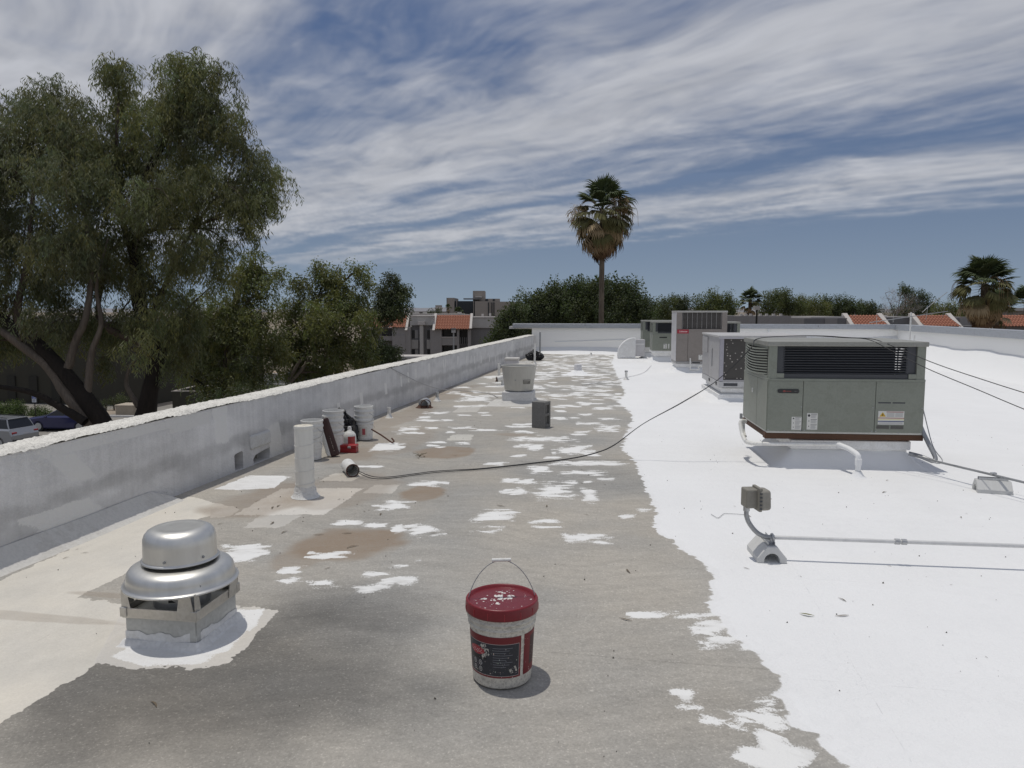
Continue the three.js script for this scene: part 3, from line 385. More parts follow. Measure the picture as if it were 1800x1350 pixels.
function pailStack(x, z, n, dy, where, tilt = 0) {
  for (let k = 0; k < n; k++) {
    const t = thing('plastic_pail', `${k === n - 1 ? 'topmost' : ord[k]} white pail of the nested stack ${where}`, 'bucket', [x + tilt * k * 0.01 + 0.003 * Math.sin(k * 9 + x), 0.002 + k * dy, z], k * 1.9 + x, 'empty pails stacked beside the parapet');
    part('body', [pailGeo], [M.dullWhite, M.pvc][k % 2], t);
    part('wire_handle', [pailBail], M.conduit, t);
    if (k === 0) { const l = part('print_label', [pailLabel], pailPrint, t, { keepUV: true }); l.rotation.y = -x; }
  }
}
pailStack(-3.52, -7.52, 4, 0.058, 'behind the tall vent pipe', 0.5); pailStack(-3.46, -7.98, 5, 0.056, 'behind the leaning brown bag'); pailStack(-3.41, -8.82, 4, 0.056, 'beside the black trash bag');
{
  const t = thing('product_bag', 'dark brown and white bag leaning against the pail stack', 'bag', [-3.385, 0, -7.70], 0.35);
  const g = new RoundedBoxGeometry(0.10, 0.44, 0.075, 5, 0.02); { const p = g.attributes.position; for (let i = 0; i < p.count; i++) { const x = p.getX(i), y = p.getY(i), z = p.getZ(i), n = fbm(y * 9, x * 20 + z * 9, 3) - 0.5; p.setXYZ(i, x * (1 - 0.12 * ss(0.1, 0.22, y)) + 0.012 * n, y, z * (1 - 0.7 * ss(0.08, 0.22, y)) + 0.014 * n); } g.computeVertexNormals(); }
  g.rotateZ(0.27); g.translate(0.0, 0.222, 0);
  part('sack', [g], mat(0.055, 0.022, 0.02, 0.5, { grime: 1 }), t);
  part('side_panel', [xf(new RoundedBoxGeometry(0.045, 0.34, 0.06, 3, 0.015), -0.055, 0.175, 0.004, 0, 0, 0.27)], M.dullWhite, t);
  part('lettering', [box(0.012, 0.20, 0.002, 0.026, 0.15, 0.0415, 0, 0, 0.27)], drawn(32, 256, (c, w, h) => { c.fillStyle = '#2a1512'; c.fillRect(0, 0, w, h); c.fillStyle = '#c9b9b2'; for (let i = 0; i < 9; i++) c.fillRect(7, 12 + i * 26, 18, 4 + (i * 7) % 12); }), t, { keepUV: true });
}
{
  const t = thing('jug', 'white plastic jug with a red round label behind the red box', 'jug', [-3.345, 0, -8.18], 0.3);
  part('bottle', [lathe([[0, 0.003], [0.068, 0.003], [0.074, 0.02], [0.076, 0.13], [0.07, 0.175], [0.05, 0.205], [0.025, 0.22], [0.022, 0.24], [0, 0.24]], 32)], M.dullWhite, t);
  part('cap', [cyl(0.02, 0.024, 0.03, 0, 0.253, 0, 16)], M.whitePaint, t); part('round_label', [new THREE.CylinderGeometry(0.0768, 0.0768, 0.12, 24, 1, true, -0.2, 1.2).translate(0, 0.10, 0)], mat(0.42, 0.06, 0.06, 0.5, { grime: 1 }), t);
  part('handle', [tube([[-0.05, 0.20, 0], [-0.085, 0.18, 0], [-0.088, 0.10, 0], [-0.07, 0.07, 0]], 0.010, 20, 8)], M.dullWhite, t);
}
{
  const t = thing('toolbox', 'small flat red metal box in front of the white jug', 'box', [-3.29, 0, -7.99], 0.06);
  part('case', [rbox(0.215, 0.055, 0.10, 0.006, 0, 0.029, 0)], M.redPlastic, t); part('lid', [rbox(0.22, 0.034, 0.105, 0.008, 0, 0.075, 0)], mat(0.36, 0.015, 0.02, 0.4, { grime: 1 }), t); part('latch', [rbox(0.04, 0.022, 0.008, 0.003, 0.03, 0.066, 0.053)], M.galv, t);
}
function trashBag(x, z, w, h, label, seed, turn) {
  const t = thing('trash_bag', label, 'trash bag', [x, 0, z], turn), g = new THREE.IcosahedronGeometry(1, 40), p = g.attributes.position;
  for (let i = 0; i < p.count; i++) { const v = new THREE.Vector3().fromBufferAttribute(p, i), a = Math.atan2(v.z, v.x), r1 = fbm(Math.cos(a) * 2 + seed + 5, v.y * 2 + Math.sin(a) * 2, 4) - 0.5, cre = Math.abs(fbm(Math.cos(a) * 4 + v.y * 2 + seed, Math.sin(a) * 4 + 7, 4) - 0.5); const c2 = Math.abs(fbm(Math.cos(a) * 9 + v.y * 7 + seed, Math.sin(a) * 9 + v.y * 5, 3) - 0.5), s = 1 + 0.7 * r1 - 0.9 * cre - 0.35 * c2, y = v.y * s; p.setXYZ(i, v.x * s * w * (y > 0.2 ? 1 - 0.45 * (y - 0.2) : 1), Math.max(0.002, (y + 0.72) * h / 1.7), v.z * s * w * 0.8); }
  g.deleteAttribute('normal'); g.deleteAttribute('uv'); const m = mergeVertices(g, 1e-4); m.computeVertexNormals(); part('sack', [m], M.bag, t);
  const k = new THREE.ConeGeometry(0.05, 0.12, 9, 3); { const q = k.attributes.position; for (let i = 0; i < q.count; i++) q.setX(i, q.getX(i) + 0.03 * (vn(i * 1.3, seed) - 0.5)); k.computeVertexNormals(); } part('tied_neck', [xf(k, -0.04, h * 0.98, 0, 0.3, 0, 0.5)], M.bag, t);
  return t;
}
trashBag(-3.60, -8.62, 0.17, 0.40, 'crumpled black trash bag between two pail stacks by the parapet', 3, 0.6);
trashBag(-3.40, -24.4, 0.30, 0.34, 'black trash bag lying around the foot of the thin poles at the far end', 8, 0.2);
{
  const t = thing('black_carton', 'black printed carton between the white jug and a pail stack', 'box', [-3.49, 0, -8.52], 0.1);
  part('carton', [rbox(0.13, 0.22, 0.10, 0.004, 0, 0.111, 0)], M.black, t);
  part('print', [box(0.09, 0.05, 0.001, 0, 0.15, 0.0512)], drawn(128, 64, (c, w, h) => { c.fillStyle = '#0b0b0c'; c.fillRect(0, 0, w, h); c.strokeStyle = '#b9b9b9'; c.lineWidth = 4; c.beginPath(); c.moveTo(8, 40); for (let i = 0; i < 8; i++) c.lineTo(16 + i * 13, 22 + (i % 2) * 16 - i); c.stroke(); }), t, { keepUV: true });
}
tag(part('hooked_bar', [tube([[-3.24, 0.17, -8.62], [-3.10, 0.10, -8.60], [-2.99, 0.035, -8.58], [-2.955, 0.02, -8.57], [-2.945, 0.035, -8.60], [-2.985, 0.06, -8.64]], 0.010, 40, 8, 0.3)], M.rust), 'rusty hooked steel bar leaning on the pail stack', 'pry bar');
// short flashed pipe that the cables come out of
{
  const t = thing('cable_sleeve', 'white sleeve lying on the roof with two black cables coming out', 'pipe', [-2.80, 0, -6.86], 0.55);
  part('sleeve', [xf(new THREE.CylinderGeometry(0.062, 0.066, 0.30, 28, 1, true), 0.0, 0.062, -0.05, Math.PI / 2), xf(new THREE.CylinderGeometry(0.056, 0.058, 0.30, 28, 1, true), 0.0, 0.062, -0.05, Math.PI / 2)], M.dullWhite, t);
  part('lip', [xf(new THREE.TorusGeometry(0.061, 0.006, 8, 30), 0, 0.064, 0.10)], M.rust, t); part('back_cap', [xf(new THREE.SphereGeometry(0.064, 20, 12), 0, 0.06, -0.19, 0, 0, 0)], M.dullWhite, t); part('inside_shade', [cyl(0.055, 0.055, 0.01, 0, 0.062, -0.17, 24, Math.PI / 2)], M.rust, t);  // dark disc at the back stands in for the shaded sleeve inside
}
// tub-shaped galvanised ventilator
{
  const t = thing('tub_ventilator', 'large tub shaped galvanised ventilator on a white curb', 'roof vent', [-2.08, 0, -12.9], 0.05);
  part('curb', [rbox(0.54, 0.15, 0.54, 0.01, 0, 0.145, 0), box(0.5, 0.12, 0.5, 0, 0.06, 0)], mat(0.68, 0.68, 0.675, 0.8, { grime: 1, bump: 0.006 }), t);
  const f = new THREE.PlaneGeometry(1.3, 1.3, 30, 30); f.rotateX(-Math.PI / 2); { const p = f.attributes.position; for (let i = 0; i < p.count; i++) { const d = Math.max(Math.abs(p.getX(i)), Math.abs(p.getZ(i))) - 0.25; p.setY(i, d < 0 ? 0.1 : -0.008 + 0.10 * Math.exp(-Math.max(0, d) / 0.09)); } f.computeVertexNormals(); } part('cove', [f], mat(0.60, 0.59, 0.56, 0.85, { grime: 1, bump: 0.006 }), t);
  part('tub', [lathe([[0.15, 0.236], [0.235, 0.235], [0.252, 0.238], [0.276, 0.42], [0.2765, 0.425], [0.279, 0.43], [0.308, 0.66], [0.318, 0.664], [0.319, 0.676], [0.308, 0.678], [0.298, 0.665], [0.25, 0.30], [0, 0.30]], 56)], mat(0.52, 0.51, 0.475, 0.5, { metalness: 0.35, streak: 1 }), t);
  part('neck', [cyl(0.19, 0.19, 0.03, 0, 0.222, 0, 40)], M.galv, t);
  const pl = part('rating_plate', [new THREE.CylinderGeometry(0.2855, 0.2775, 0.075, 8, 1, true, 0.38, 0.52).translate(0, 0.40, 0)], drawn(128, 64, (c, w, h) => { c.fillStyle = '#6a6862'; c.fillRect(0, 0, w, h); c.fillStyle = '#aaa79e'; c.fillRect(8, 8, 112, 12); for (let i = 0; i < 4; i++) c.fillRect(10, 26 + i * 9, 80 - i * 8, 3); }), t, { keepUV: true });
  part('bolt', [cyl(0.012, 0.012, 0.02, -0.03, 0.43, 0.276, 10, Math.PI / 2)], M.conduit, t);
}
{
  const t = thing('concrete_block', 'grey hollow concrete block standing on end near the tub ventilator', 'concrete block', [-1.33, 0, -10.22], -0.30);
  const s = new THREE.Shape([[-0.10, 0], [0.10, 0], [0.10, 0.36], [-0.10, 0.36]].map(([a, b]) => new THREE.Vector2(a, b)));
  for (const y of [0.04, 0.195]) s.holes.push(new THREE.Path([[-0.066, y], [0.066, y], [0.066, y + 0.125], [-0.066, y + 0.125]].map(([a, b]) => new THREE.Vector2(a, b))));
  const g = new THREE.ExtrudeGeometry(s, { depth: 0.19, bevelEnabled: true, bevelSize: 0.003, bevelThickness: 0.003, bevelSegments: 1 }); g.rotateY(Math.PI / 2); g.translate(-0.095, 0.003, 0);
  part('block', [g], M.concrete, t); part('middle_web', [box(0.17, 0.35, 0.03, 0.0, 0.183, 0)], M.concrete, t);
}
// small penetrations
function stubPipe(label, x, z, h, r, m = M.pvc, o = {}) {
  const t = thing('stub_pipe', label, 'pipe', [x, 0, z]);
  part('pipe', [lathe([[r * 1.02, 0], [r, h * 0.3], [r, h - 0.006], [r * 0.98, h], [r * 0.8, h], [r * 0.78, h - 0.05], [0, h - 0.05]], 20)], m, t);
  part('sealant_collar', [lathe([[r * 2.6, 0.001], [r * 1.9, 0.012], [r * 1.25, 0.05], [r, 0.07]], 20)], M.dullWhite, t);
  if (o.cap) part('cap', [cyl(r * 1.3, r * 1.3, 0.035, 0, h, 0, 16)], M.galv, t);
  return t;
}
stubPipe('short white stub pipe beside the hooked bar', -3.74, -10.72, 0.165, 0.026); stubPipe('short grey stub pipe behind the round hooded vent', -3.59, -12.92, 0.17, 0.030, M.galv);
stubPipe('slim white pipe left of the tub ventilator', -3.31, -17.5, 0.38, 0.032); stubPipe('short capped pipe standing in the white coating', -0.27, -17.8, 0.20, 0.030, M.pvc, { cap: 1 });
stubPipe('thin white pole in front of the far trash bag', -3.15, -22.6, 0.63, 0.03); stubPipe('tall thin dark pole behind the far trash bag', -3.42, -25.9, 0.90, 0.03, M.conduit); stubPipe('tiny white stub at the foot of the far wall', -1.7, -27.2, 0.12, 0.03);
{
  const t = thing('hooded_vent', 'low round hooded metal vent near the parapet', 'roof vent', [-3.56, 0, -12.0], 0.5);
  part('hood', [xf(new THREE.CylinderGeometry(0.085, 0.095, 0.24, 24, 1, true, 0, Math.PI * 1.25), 0, 0.06, 0, Math.PI / 2, 0, 0.4)], M.galv, t); part('base_ring', [lathe([[0.15, 0.001], [0.12, 0.02], [0.10, 0.045]], 24)], M.rust, t); part('rim', [xf(new THREE.TorusGeometry(0.085, 0.007, 8, 28), 0, 0.062, 0.12)], M.rust, t); part('throat', [cyl(0.08, 0.08, 0.05, 0, 0.06, -0.08, 24, Math.PI / 2)], M.galv, t);
}
{
  const t = thing('box_vent', 'pale square box vent behind the tub ventilator', 'roof vent', [-3.0, 0, -17.6], 0.04);
  part('box', [rbox(0.30, 0.46, 0.30, 0.01, 0, 0.23, 0)], M.paleGrey, t); part('lid', [rbox(0.34, 0.05, 0.34, 0.012, 0, 0.485, 0)], mat(0.62, 0.60, 0.56, 0.6, { grime: 1 }), t);
  const u = thing('elbow_vent', 'small white elbow vent with dark mouth beside the tub ventilator', 'roof vent', [-3.02, 0, -16.0], 0.3); part('elbow', [tube([[0.1, 0, -0.02], [0.1, 0.12, -0.02], [0.06, 0.16, 0], [-0.06, 0.13, 0.03]], 0.06, 24, 16)], M.dullWhite, u); part('mouth', [cyl(0.062, 0.062, 0.012, -0.066, 0.128, 0.033, 20, 0, 0, 1.3)], M.rust, u);
}
{
  const t = thing('wrapped_vent', 'stubby white vent with coated mound around it, standing alone on grey roof', 'roof vent', [-1.53, 0, -19.1]);
  part('stub', [lathe([[0.12, 0], [0.105, 0.1], [0.095, 0.25], [0.085, 0.27], [0, 0.275]], 28)], mat(0.76, 0.755, 0.77, 0.8, { grime: 1, bump: 0.01 }), t);
  const g = lathe([[0.40, 0.0], [0.28, 0.012], [0.20, 0.05], [0.14, 0.09], [0.10, 0.11]], 40); { const p = g.attributes.position; for (let i = 0; i < p.count; i++) { const x = p.getX(i), z = p.getZ(i), n = 1 + 0.5 * (fbm(Math.atan2(x, z) * 1.5 + 3, 1, 3) - 0.5); p.setXYZ(i, x * n, p.getY(i), z * n); } g.computeVertexNormals(); } part('mound', [g], M.coat, t);
}
{
  const t = thing('curved_duct_hood', 'white quarter round duct hood beside the farthest cooling units', 'duct', [-0.39, 0, -25.9], 0.07);
  const pts = [[0.30, 0.02], [-0.30, 0.02]]; for (let k = 0; k <= 14; k++) { const a = Math.PI - k / 14 * Math.PI / 2; pts.push([0.27 + Math.cos(a) * 0.57, 0.08 + Math.sin(a) * 0.62]); } pts.push([0.30, 0.70]);
  part('hood', [xf(prism(pts, 0.6, 0.004), 0, 0, -0.6)], M.whitePaint, t);
  const rim = []; for (let k = 0; k <= 14; k++) { const a = Math.PI - k / 14 * Math.PI / 2; rim.push([0.27 + Math.cos(a) * 0.58, 0.08 + Math.sin(a) * 0.63, 0.004]); } part('seam_flange', [tube(rim, 0.014, 40, 6)], M.coat, t);
  part('transition', [rbox(0.34, 0.58, 0.5, 0.008, 0.46, 0.36, -0.32)], M.paleGrey, t); part('band', [rbox(0.3, 0.02, 0.02, 0.004, 0.46, 0.50, -0.06)], M.coat, t);
}
// ---- packaged cooling units
const TURN = 0.07;
function cove(w, d, out, h) {                                            // coated slope round a curb
  const n = 44, g = new THREE.PlaneGeometry(w + out * 2.4, d + out * 2.4, n, n); g.rotateX(-Math.PI / 2); const p = g.attributes.position;
  for (let i = 0; i < p.count; i++) { const x = p.getX(i), z = p.getZ(i), q = Math.hypot(Math.max(0, Math.abs(x) - w / 2), Math.max(0, Math.abs(z) - d / 2)), e = q / out + 0.25 * (fbm(x * 2.3 + w * 9, z * 2.3, 3) - 0.5); p.setY(i, q <= 0 ? h : -0.008 + (h + 0.008) * Math.pow(clamp(1 - e), 1.7)); }
  g.computeVertexNormals(); return g;
}
const badge = (paint, w = 256, h = 64) => drawn(w, h, paint, { roughness: 0.4 });
const noteTex = (seed, kind) => drawn(128, kind === 'wide' ? 96 : 192, (c, w, h) => {
  const r = rng(seed); c.fillStyle = '#d3d2cc'; c.fillRect(0, 0, w, h);
  if (kind === 'wide') { c.fillStyle = '#c9a32a'; c.beginPath(); c.moveTo(6, 40); c.lineTo(22, 8); c.lineTo(38, 40); c.fill(); c.fillStyle = '#222'; c.fillRect(20, 20, 4, 14); c.fillStyle = '#8d4a44'; c.fillRect(40, 4, 84, 5); c.fillStyle = '#77777c'; for (let i = 0; i < 5; i++) { c.fillRect(42, 14 + i * 6, 38, 2); c.fillRect(84, 14 + i * 6, 38, 2); } c.fillStyle = '#a3644f'; c.fillRect(0, 47, w, 5); c.fillStyle = '#d9d0a8'; c.fillRect(0, 56, w, 8); c.fillStyle = '#33406f'; c.fillRect(0, 70, w, 6); c.fillStyle = '#8a8a92'; for (let i = 0; i < 3; i++) c.fillRect(4, 80 + i * 5, 118, 2); }
  else { c.fillStyle = '#2b2b2f'; if (kind === 'tall') { c.beginPath(); c.arc(24, 28, 15, 0, 7); c.fill(); } else { c.beginPath(); c.moveTo(10, 34); c.lineTo(24, 10); c.lineTo(38, 34); c.fill(); } for (let b = 0; b < 3; b++) { c.fillStyle = '#4b4b50'; c.fillRect(46, 8 + b * 62, 74, 5); c.fillStyle = '#77777c'; for (let i = 0; i < 6; i++) c.fillRect(46, 18 + b * 62 + i * 7, 50 + r() * 26, 2.5); if (b) { c.fillStyle = '#3a3a3e'; c.fillRect(20, 24 + b * 62, 9, 12); } } }
});
function curbBox(t, w, d, h, o = {}) {
  const cb = part('curb', [rbox(w, h * 0.33, d, 0.012, 0, h * 0.83, 0), box(w - 0.06, h * 0.68, d - 0.06, 0, h * 0.34, 0)], o.m || M.whitePaint, t);
  cb.position.x = o.dx || 0;
  if (!o.plain) part('cove', [cove(w - 0.07, d - 0.07, o.out || 0.24, h * 0.64)], M.coat, t).position.x = o.dx || 0;
}
// large unit in front: louvred top section, three panels, bulged side louvre
function louvredUnit(name, label, pos, o = {}) {
  const wood = o.detail ? M.wood : M.whitePaint, t = thing(name, label, 'air conditioner', pos, TURN), W = o.w || 1.55, D = o.d || 1.15, y0 = 0.36, ym = 0.915, y1 = 1.285, m = o.m || M.greenGrey, hw = W / 2, hd = D / 2;
  if (!o.noCurb) { curbBox(t, o.detail ? W - 0.34 : W - 0.10, D - 0.10, o.detail ? 0.285 : 0.297, { dx: o.detail ? 0.09 : 0 }); if (o.detail) for (const s of [-1, 1]) part('shim', [rbox(W - 0.5, 0.02, 0.05, 0.004, 0.09, 0.292, s * (D / 2 - 0.12))], M.wood, t); }
  part('timber_rail', [rbox(W + 0.03, 0.06, 0.10, 0.006, 0, 0.328, hd - 0.05)], wood, t); part('timber_rail', [rbox(W + 0.03, 0.06, 0.10, 0.006, 0, 0.328, -hd + 0.05)], wood, t);
  for (const s of [-1, 1]) part('timber_rail', [rbox(0.09, 0.055, D - 0.22, 0.006, s * (hw - 0.05), 0.3265, 0)], wood, t);
  part('base_pan', [rbox(W, 0.022, D, 0.006, 0, y0 + 0.010, 0)], mat(0.58, 0.575, 0.53, 0.5, { grime: 1 }), t);
  part('core', [box(W - 0.02, ym - y0 - 0.04, D - 0.02, 0, (y0 + ym) / 2, 0)], M.slat, t);
  const cuts = [-hw, -hw + 0.355, -hw + 1.075, hw].map((v) => v * (W / 1.55 > 0.99 ? 1 : 1));
  for (let k = 0; k < 3; k++) { const a = cuts[k] + 0.002, b = cuts[k + 1] - 0.002, p = part('front_panel', [rbox(b - a, ym - y0 - 0.03, 0.014, 0.004, (a + b) / 2, (y0 + ym) / 2 + 0.005, hd)], m, t);
    for (const [sx, sy] of [[0.03, 0.06], [0.97, 0.06], [0.97, 0.5], [0.5, 0.04]]) part('screw', [cyl(0.006, 0.006, 0.004, mix(a, b, sx), mix(y0, ym, sy), hd + 0.009, 8, Math.PI / 2)], M.conduit, p); }
  for (const s of [-1, 1]) { part('side_panel', [rbox(0.014, ym - y0 - 0.03, D * 0.60, 0.004, s * hw, (y0 + ym) / 2 + 0.005, -D * 0.195)], m, t); part('side_panel', [rbox(0.014, ym - y0 - 0.03, D * 0.385, 0.004, s * hw, (y0 + ym) / 2 + 0.005, D * 0.305)], m, t); }
  part('back_panel', [rbox(W, ym - y0 - 0.03, 0.014, 0.004, 0, (y0 + ym) / 2 + 0.005, -hd)], m, t);
  part('mid_rail', [rbox(W + 0.012, 0.028, D + 0.012, 0.006, 0, ym + 0.003, 0)], m, t);
  // top section: corner posts, front frame, slats
  for (const [sx, sz] of [[-1, 1], [1, 1], [-1, -1], [1, -1]]) part('corner_post', [rbox(0.085, y1 - ym - 0.02, 0.05, 0.006, sx * (hw - 0.043), (y1 + ym) / 2, sz * (hd - 0.025))], m, t);
  part('lower_frame', [rbox(0.09, 0.05, 0.02, 0.004, -hw + 0.115, ym + 0.045, hd - 0.012), rbox(0.09, 0.05, 0.02, 0.004, hw - 0.115, ym + 0.045, hd - 0.012)], m, t);
  const gl = hw - 0.09;
  part('slat_frame', [box(0.075, y1 - ym - 0.06, 0.012, -gl + 0.035, (y1 + ym) / 2 + 0.015, hd - 0.03), box(0.095, y1 - ym - 0.06, 0.012, gl - 0.045, (y1 + ym) / 2 + 0.015, hd - 0.03), box(2 * gl - 0.12, 0.045, 0.012, 0, ym + 0.04, hd - 0.022)], M.slat, t);
  const slatG = metreUV(join([rbox(2 * gl - 0.14, 0.006, 0.032, 0.002, 0, 0, 0, 0.55, 0, 0)]));
  for (let k = 0; k < 11; k++) { const s = new THREE.Mesh(slatG, M.slat); s.name = 'slat'; s.position.set(-0.01, ym + 0.078 + k * 0.0262, hd - 0.028); s.castShadow = s.receiveShadow = true; t.add(s); }
  part('coil', [box(2 * gl - 0.23, y1 - ym - 0.05, D - 0.16, -0.055, (y1 + ym) / 2, -0.02)], M.black, t);
  part('slat_tie', [box(0.012, y1 - ym - 0.06, 0.006, gl - 0.165, (y1 + ym) / 2, hd - 0.05)], M.slat, t);
  part('back_panel', [rbox(W - 0.45, y1 - ym - 0.03, 0.012, 0.003, -0.2, (y1 + ym) / 2, -hd + 0.01)], m, t);
  // bulged side louvres
  for (const s of [-1, 1]) {
    const fr = part('side_louvre', [rbox(0.022, 0.03, D - 0.08, 0.004, s * (hw - 0.006), y1 - 0.03, 0), rbox(0.022, 0.03, D - 0.08, 0.004, s * (hw - 0.006), ym + 0.03, 0)], m, t);
    if (s < 0) part('dark_gap_sheet', [box(0.01, y1 - ym - 0.06, D - 0.12, s * (hw - 0.035), (y1 + ym) / 2, 0)], M.black, fr);  // black sheet added close behind the slats so the gaps look dark
    for (let k = 0; k < 10; k++) { const y = ym + 0.060 + k * 0.029, pts = []; for (let i = 0; i <= 8; i++) { const a = i / 8; pts.push([s * (hw - 0.004 + 0.045 * Math.sin(a * Math.PI)), y - 0.016 * Math.sin(a * Math.PI), mix(hd - 0.06, -hd + 0.06, a)]); } part('slat', [tube(pts, 0.0082, 16, 6)], m, fr); }
  }
  const lid = new RoundedBoxGeometry(W + 0.035, 0.05, D + 0.035, 3, 0.009); { const p = lid.attributes.position; for (let i = 0; i < p.count; i++) if (p.getY(i) > 0.01) p.setY(i, p.getY(i) + 0.022 * Math.cos(p.getX(i) / W * 2.9) * Math.cos(p.getZ(i) / D * 2.9)); lid.computeVertexNormals(); }
  part('lid', [xf(lid, 0, y1 + 0.005, 0)], o.lid || mat(0.30, 0.30, 0.27, 0.5, { grime: 1 }), t);
  if (o.detail) {
    const z = hd + 0.0085;
    const bg = prism([[-0.106, -0.012], [-0.09, -0.019], [0.095, -0.019], [0.106, -0.010], [0.106, 0.010], [0.095, 0.019], [-0.09, 0.019], [-0.106, 0.012]], 0.006, 0.002);
    const bd = part('name_badge', [bg], mat(0.025, 0.025, 0.027, 0.35), t, { pos: [-hw + 0.205, 0.800, z] });
    part('badge_print', [box(0.19, 0.032, 0.001, 0, 0, 0.0085)], badge((c, w, h) => { c.fillStyle = '#232324'; c.fillRect(0, 0, w, h); c.strokeStyle = '#b3463f'; c.lineWidth = 6; c.beginPath(); c.arc(70, 32, 15, 0, 7); c.stroke(); c.fillStyle = '#b3463f'; c.fillRect(67, 24, 6, 16); c.font = 'bold 22px sans-serif'; c.fillText('TRANE', 94, 40); c.fillStyle = '#7d7d7d'; c.fillText('XL1', 206, 40); }), bd, { keepUV: true });
    part('sticker', [box(0.10, 0.135, 0.001, -hw + 0.298, 0.465, z)], noteTex(3, 'triangle'), t, { keepUV: true }); part('sticker', [box(0.107, 0.172, 0.001, -hw + 0.455, 0.487, z)], noteTex(5, 'tall'), t, { keepUV: true }); part('sticker', [box(0.255, 0.14, 0.001, -hw + 1.235, 0.535, z)], noteTex(7, 'wide'), t, { keepUV: true });
    for (const dx of [-0.07, 0.07]) { part('vent_slot', [rbox(0.125, 0.014, 0.010, 0.003, -hw + 1.235 + dx, 0.690, hd + 0.004)], M.slat, t); const v = part('vent_grille', [box(0.125, 0.036, 0.006, -hw + 1.228 + dx, 0.437, hd + 0.005)], mat(0.10, 0.09, 0.08, 0.7), t); for (let i = 0; i < 4; i++) part('slat', [box(0.122, 0.003, 0.005, -hw + 1.228 + dx, 0.424 + i * 0.009, hd + 0.010)], mat(0.2, 0.2, 0.18, 0.5), v); }
    part('sticker', [box(0.001, 0.05, 0.06, -hw - 0.008, 0.74, -0.1)], noteTex(2, 'triangle'), t, { keepUV: true });
  }
  return t;
}
louvredUnit('cooling_unit', 'large grey green cooling unit nearest the camera, black louvres, on brown timbers', [2.07, 0, -8.60], { detail: 1 });
louvredUnit('cooling_unit', 'grey green cooling unit with dark louvre and black nameplate left of the brown unit', [1.02, 0, -24.6], { w: 1.2, d: 0.95 });
louvredUnit('cooling_unit', 'farthest grey green cooling unit beside the quarter round duct hood', [0.72, 0, -27.0], { w: 1.2, d: 0.95 });
louvredUnit('cooling_unit', 'cooling unit with dark opening half hidden behind the brown unit on the right', [2.42, 0, -23.6], { w: 1.15, d: 0.9 });
{ // small nameplate and notes on the second louvred unit are parts of it
  const t = scene.children.find((o) => o.name === 'cooling_unit_001'); part('name_badge', [rbox(0.24, 0.035, 0.008, 0.003, -0.27, 0.80, 0.485)], M.black, t); part('sticker', [box(0.11, 0.15, 0.002, -0.20, 0.52, 0.4835)], noteTex(8, 'tall'), t, { keepUV: true }); part('sticker', [box(0.03, 0.15, 0.002, -0.09, 0.52, 0.4835)], M.dullWhite, t);
}
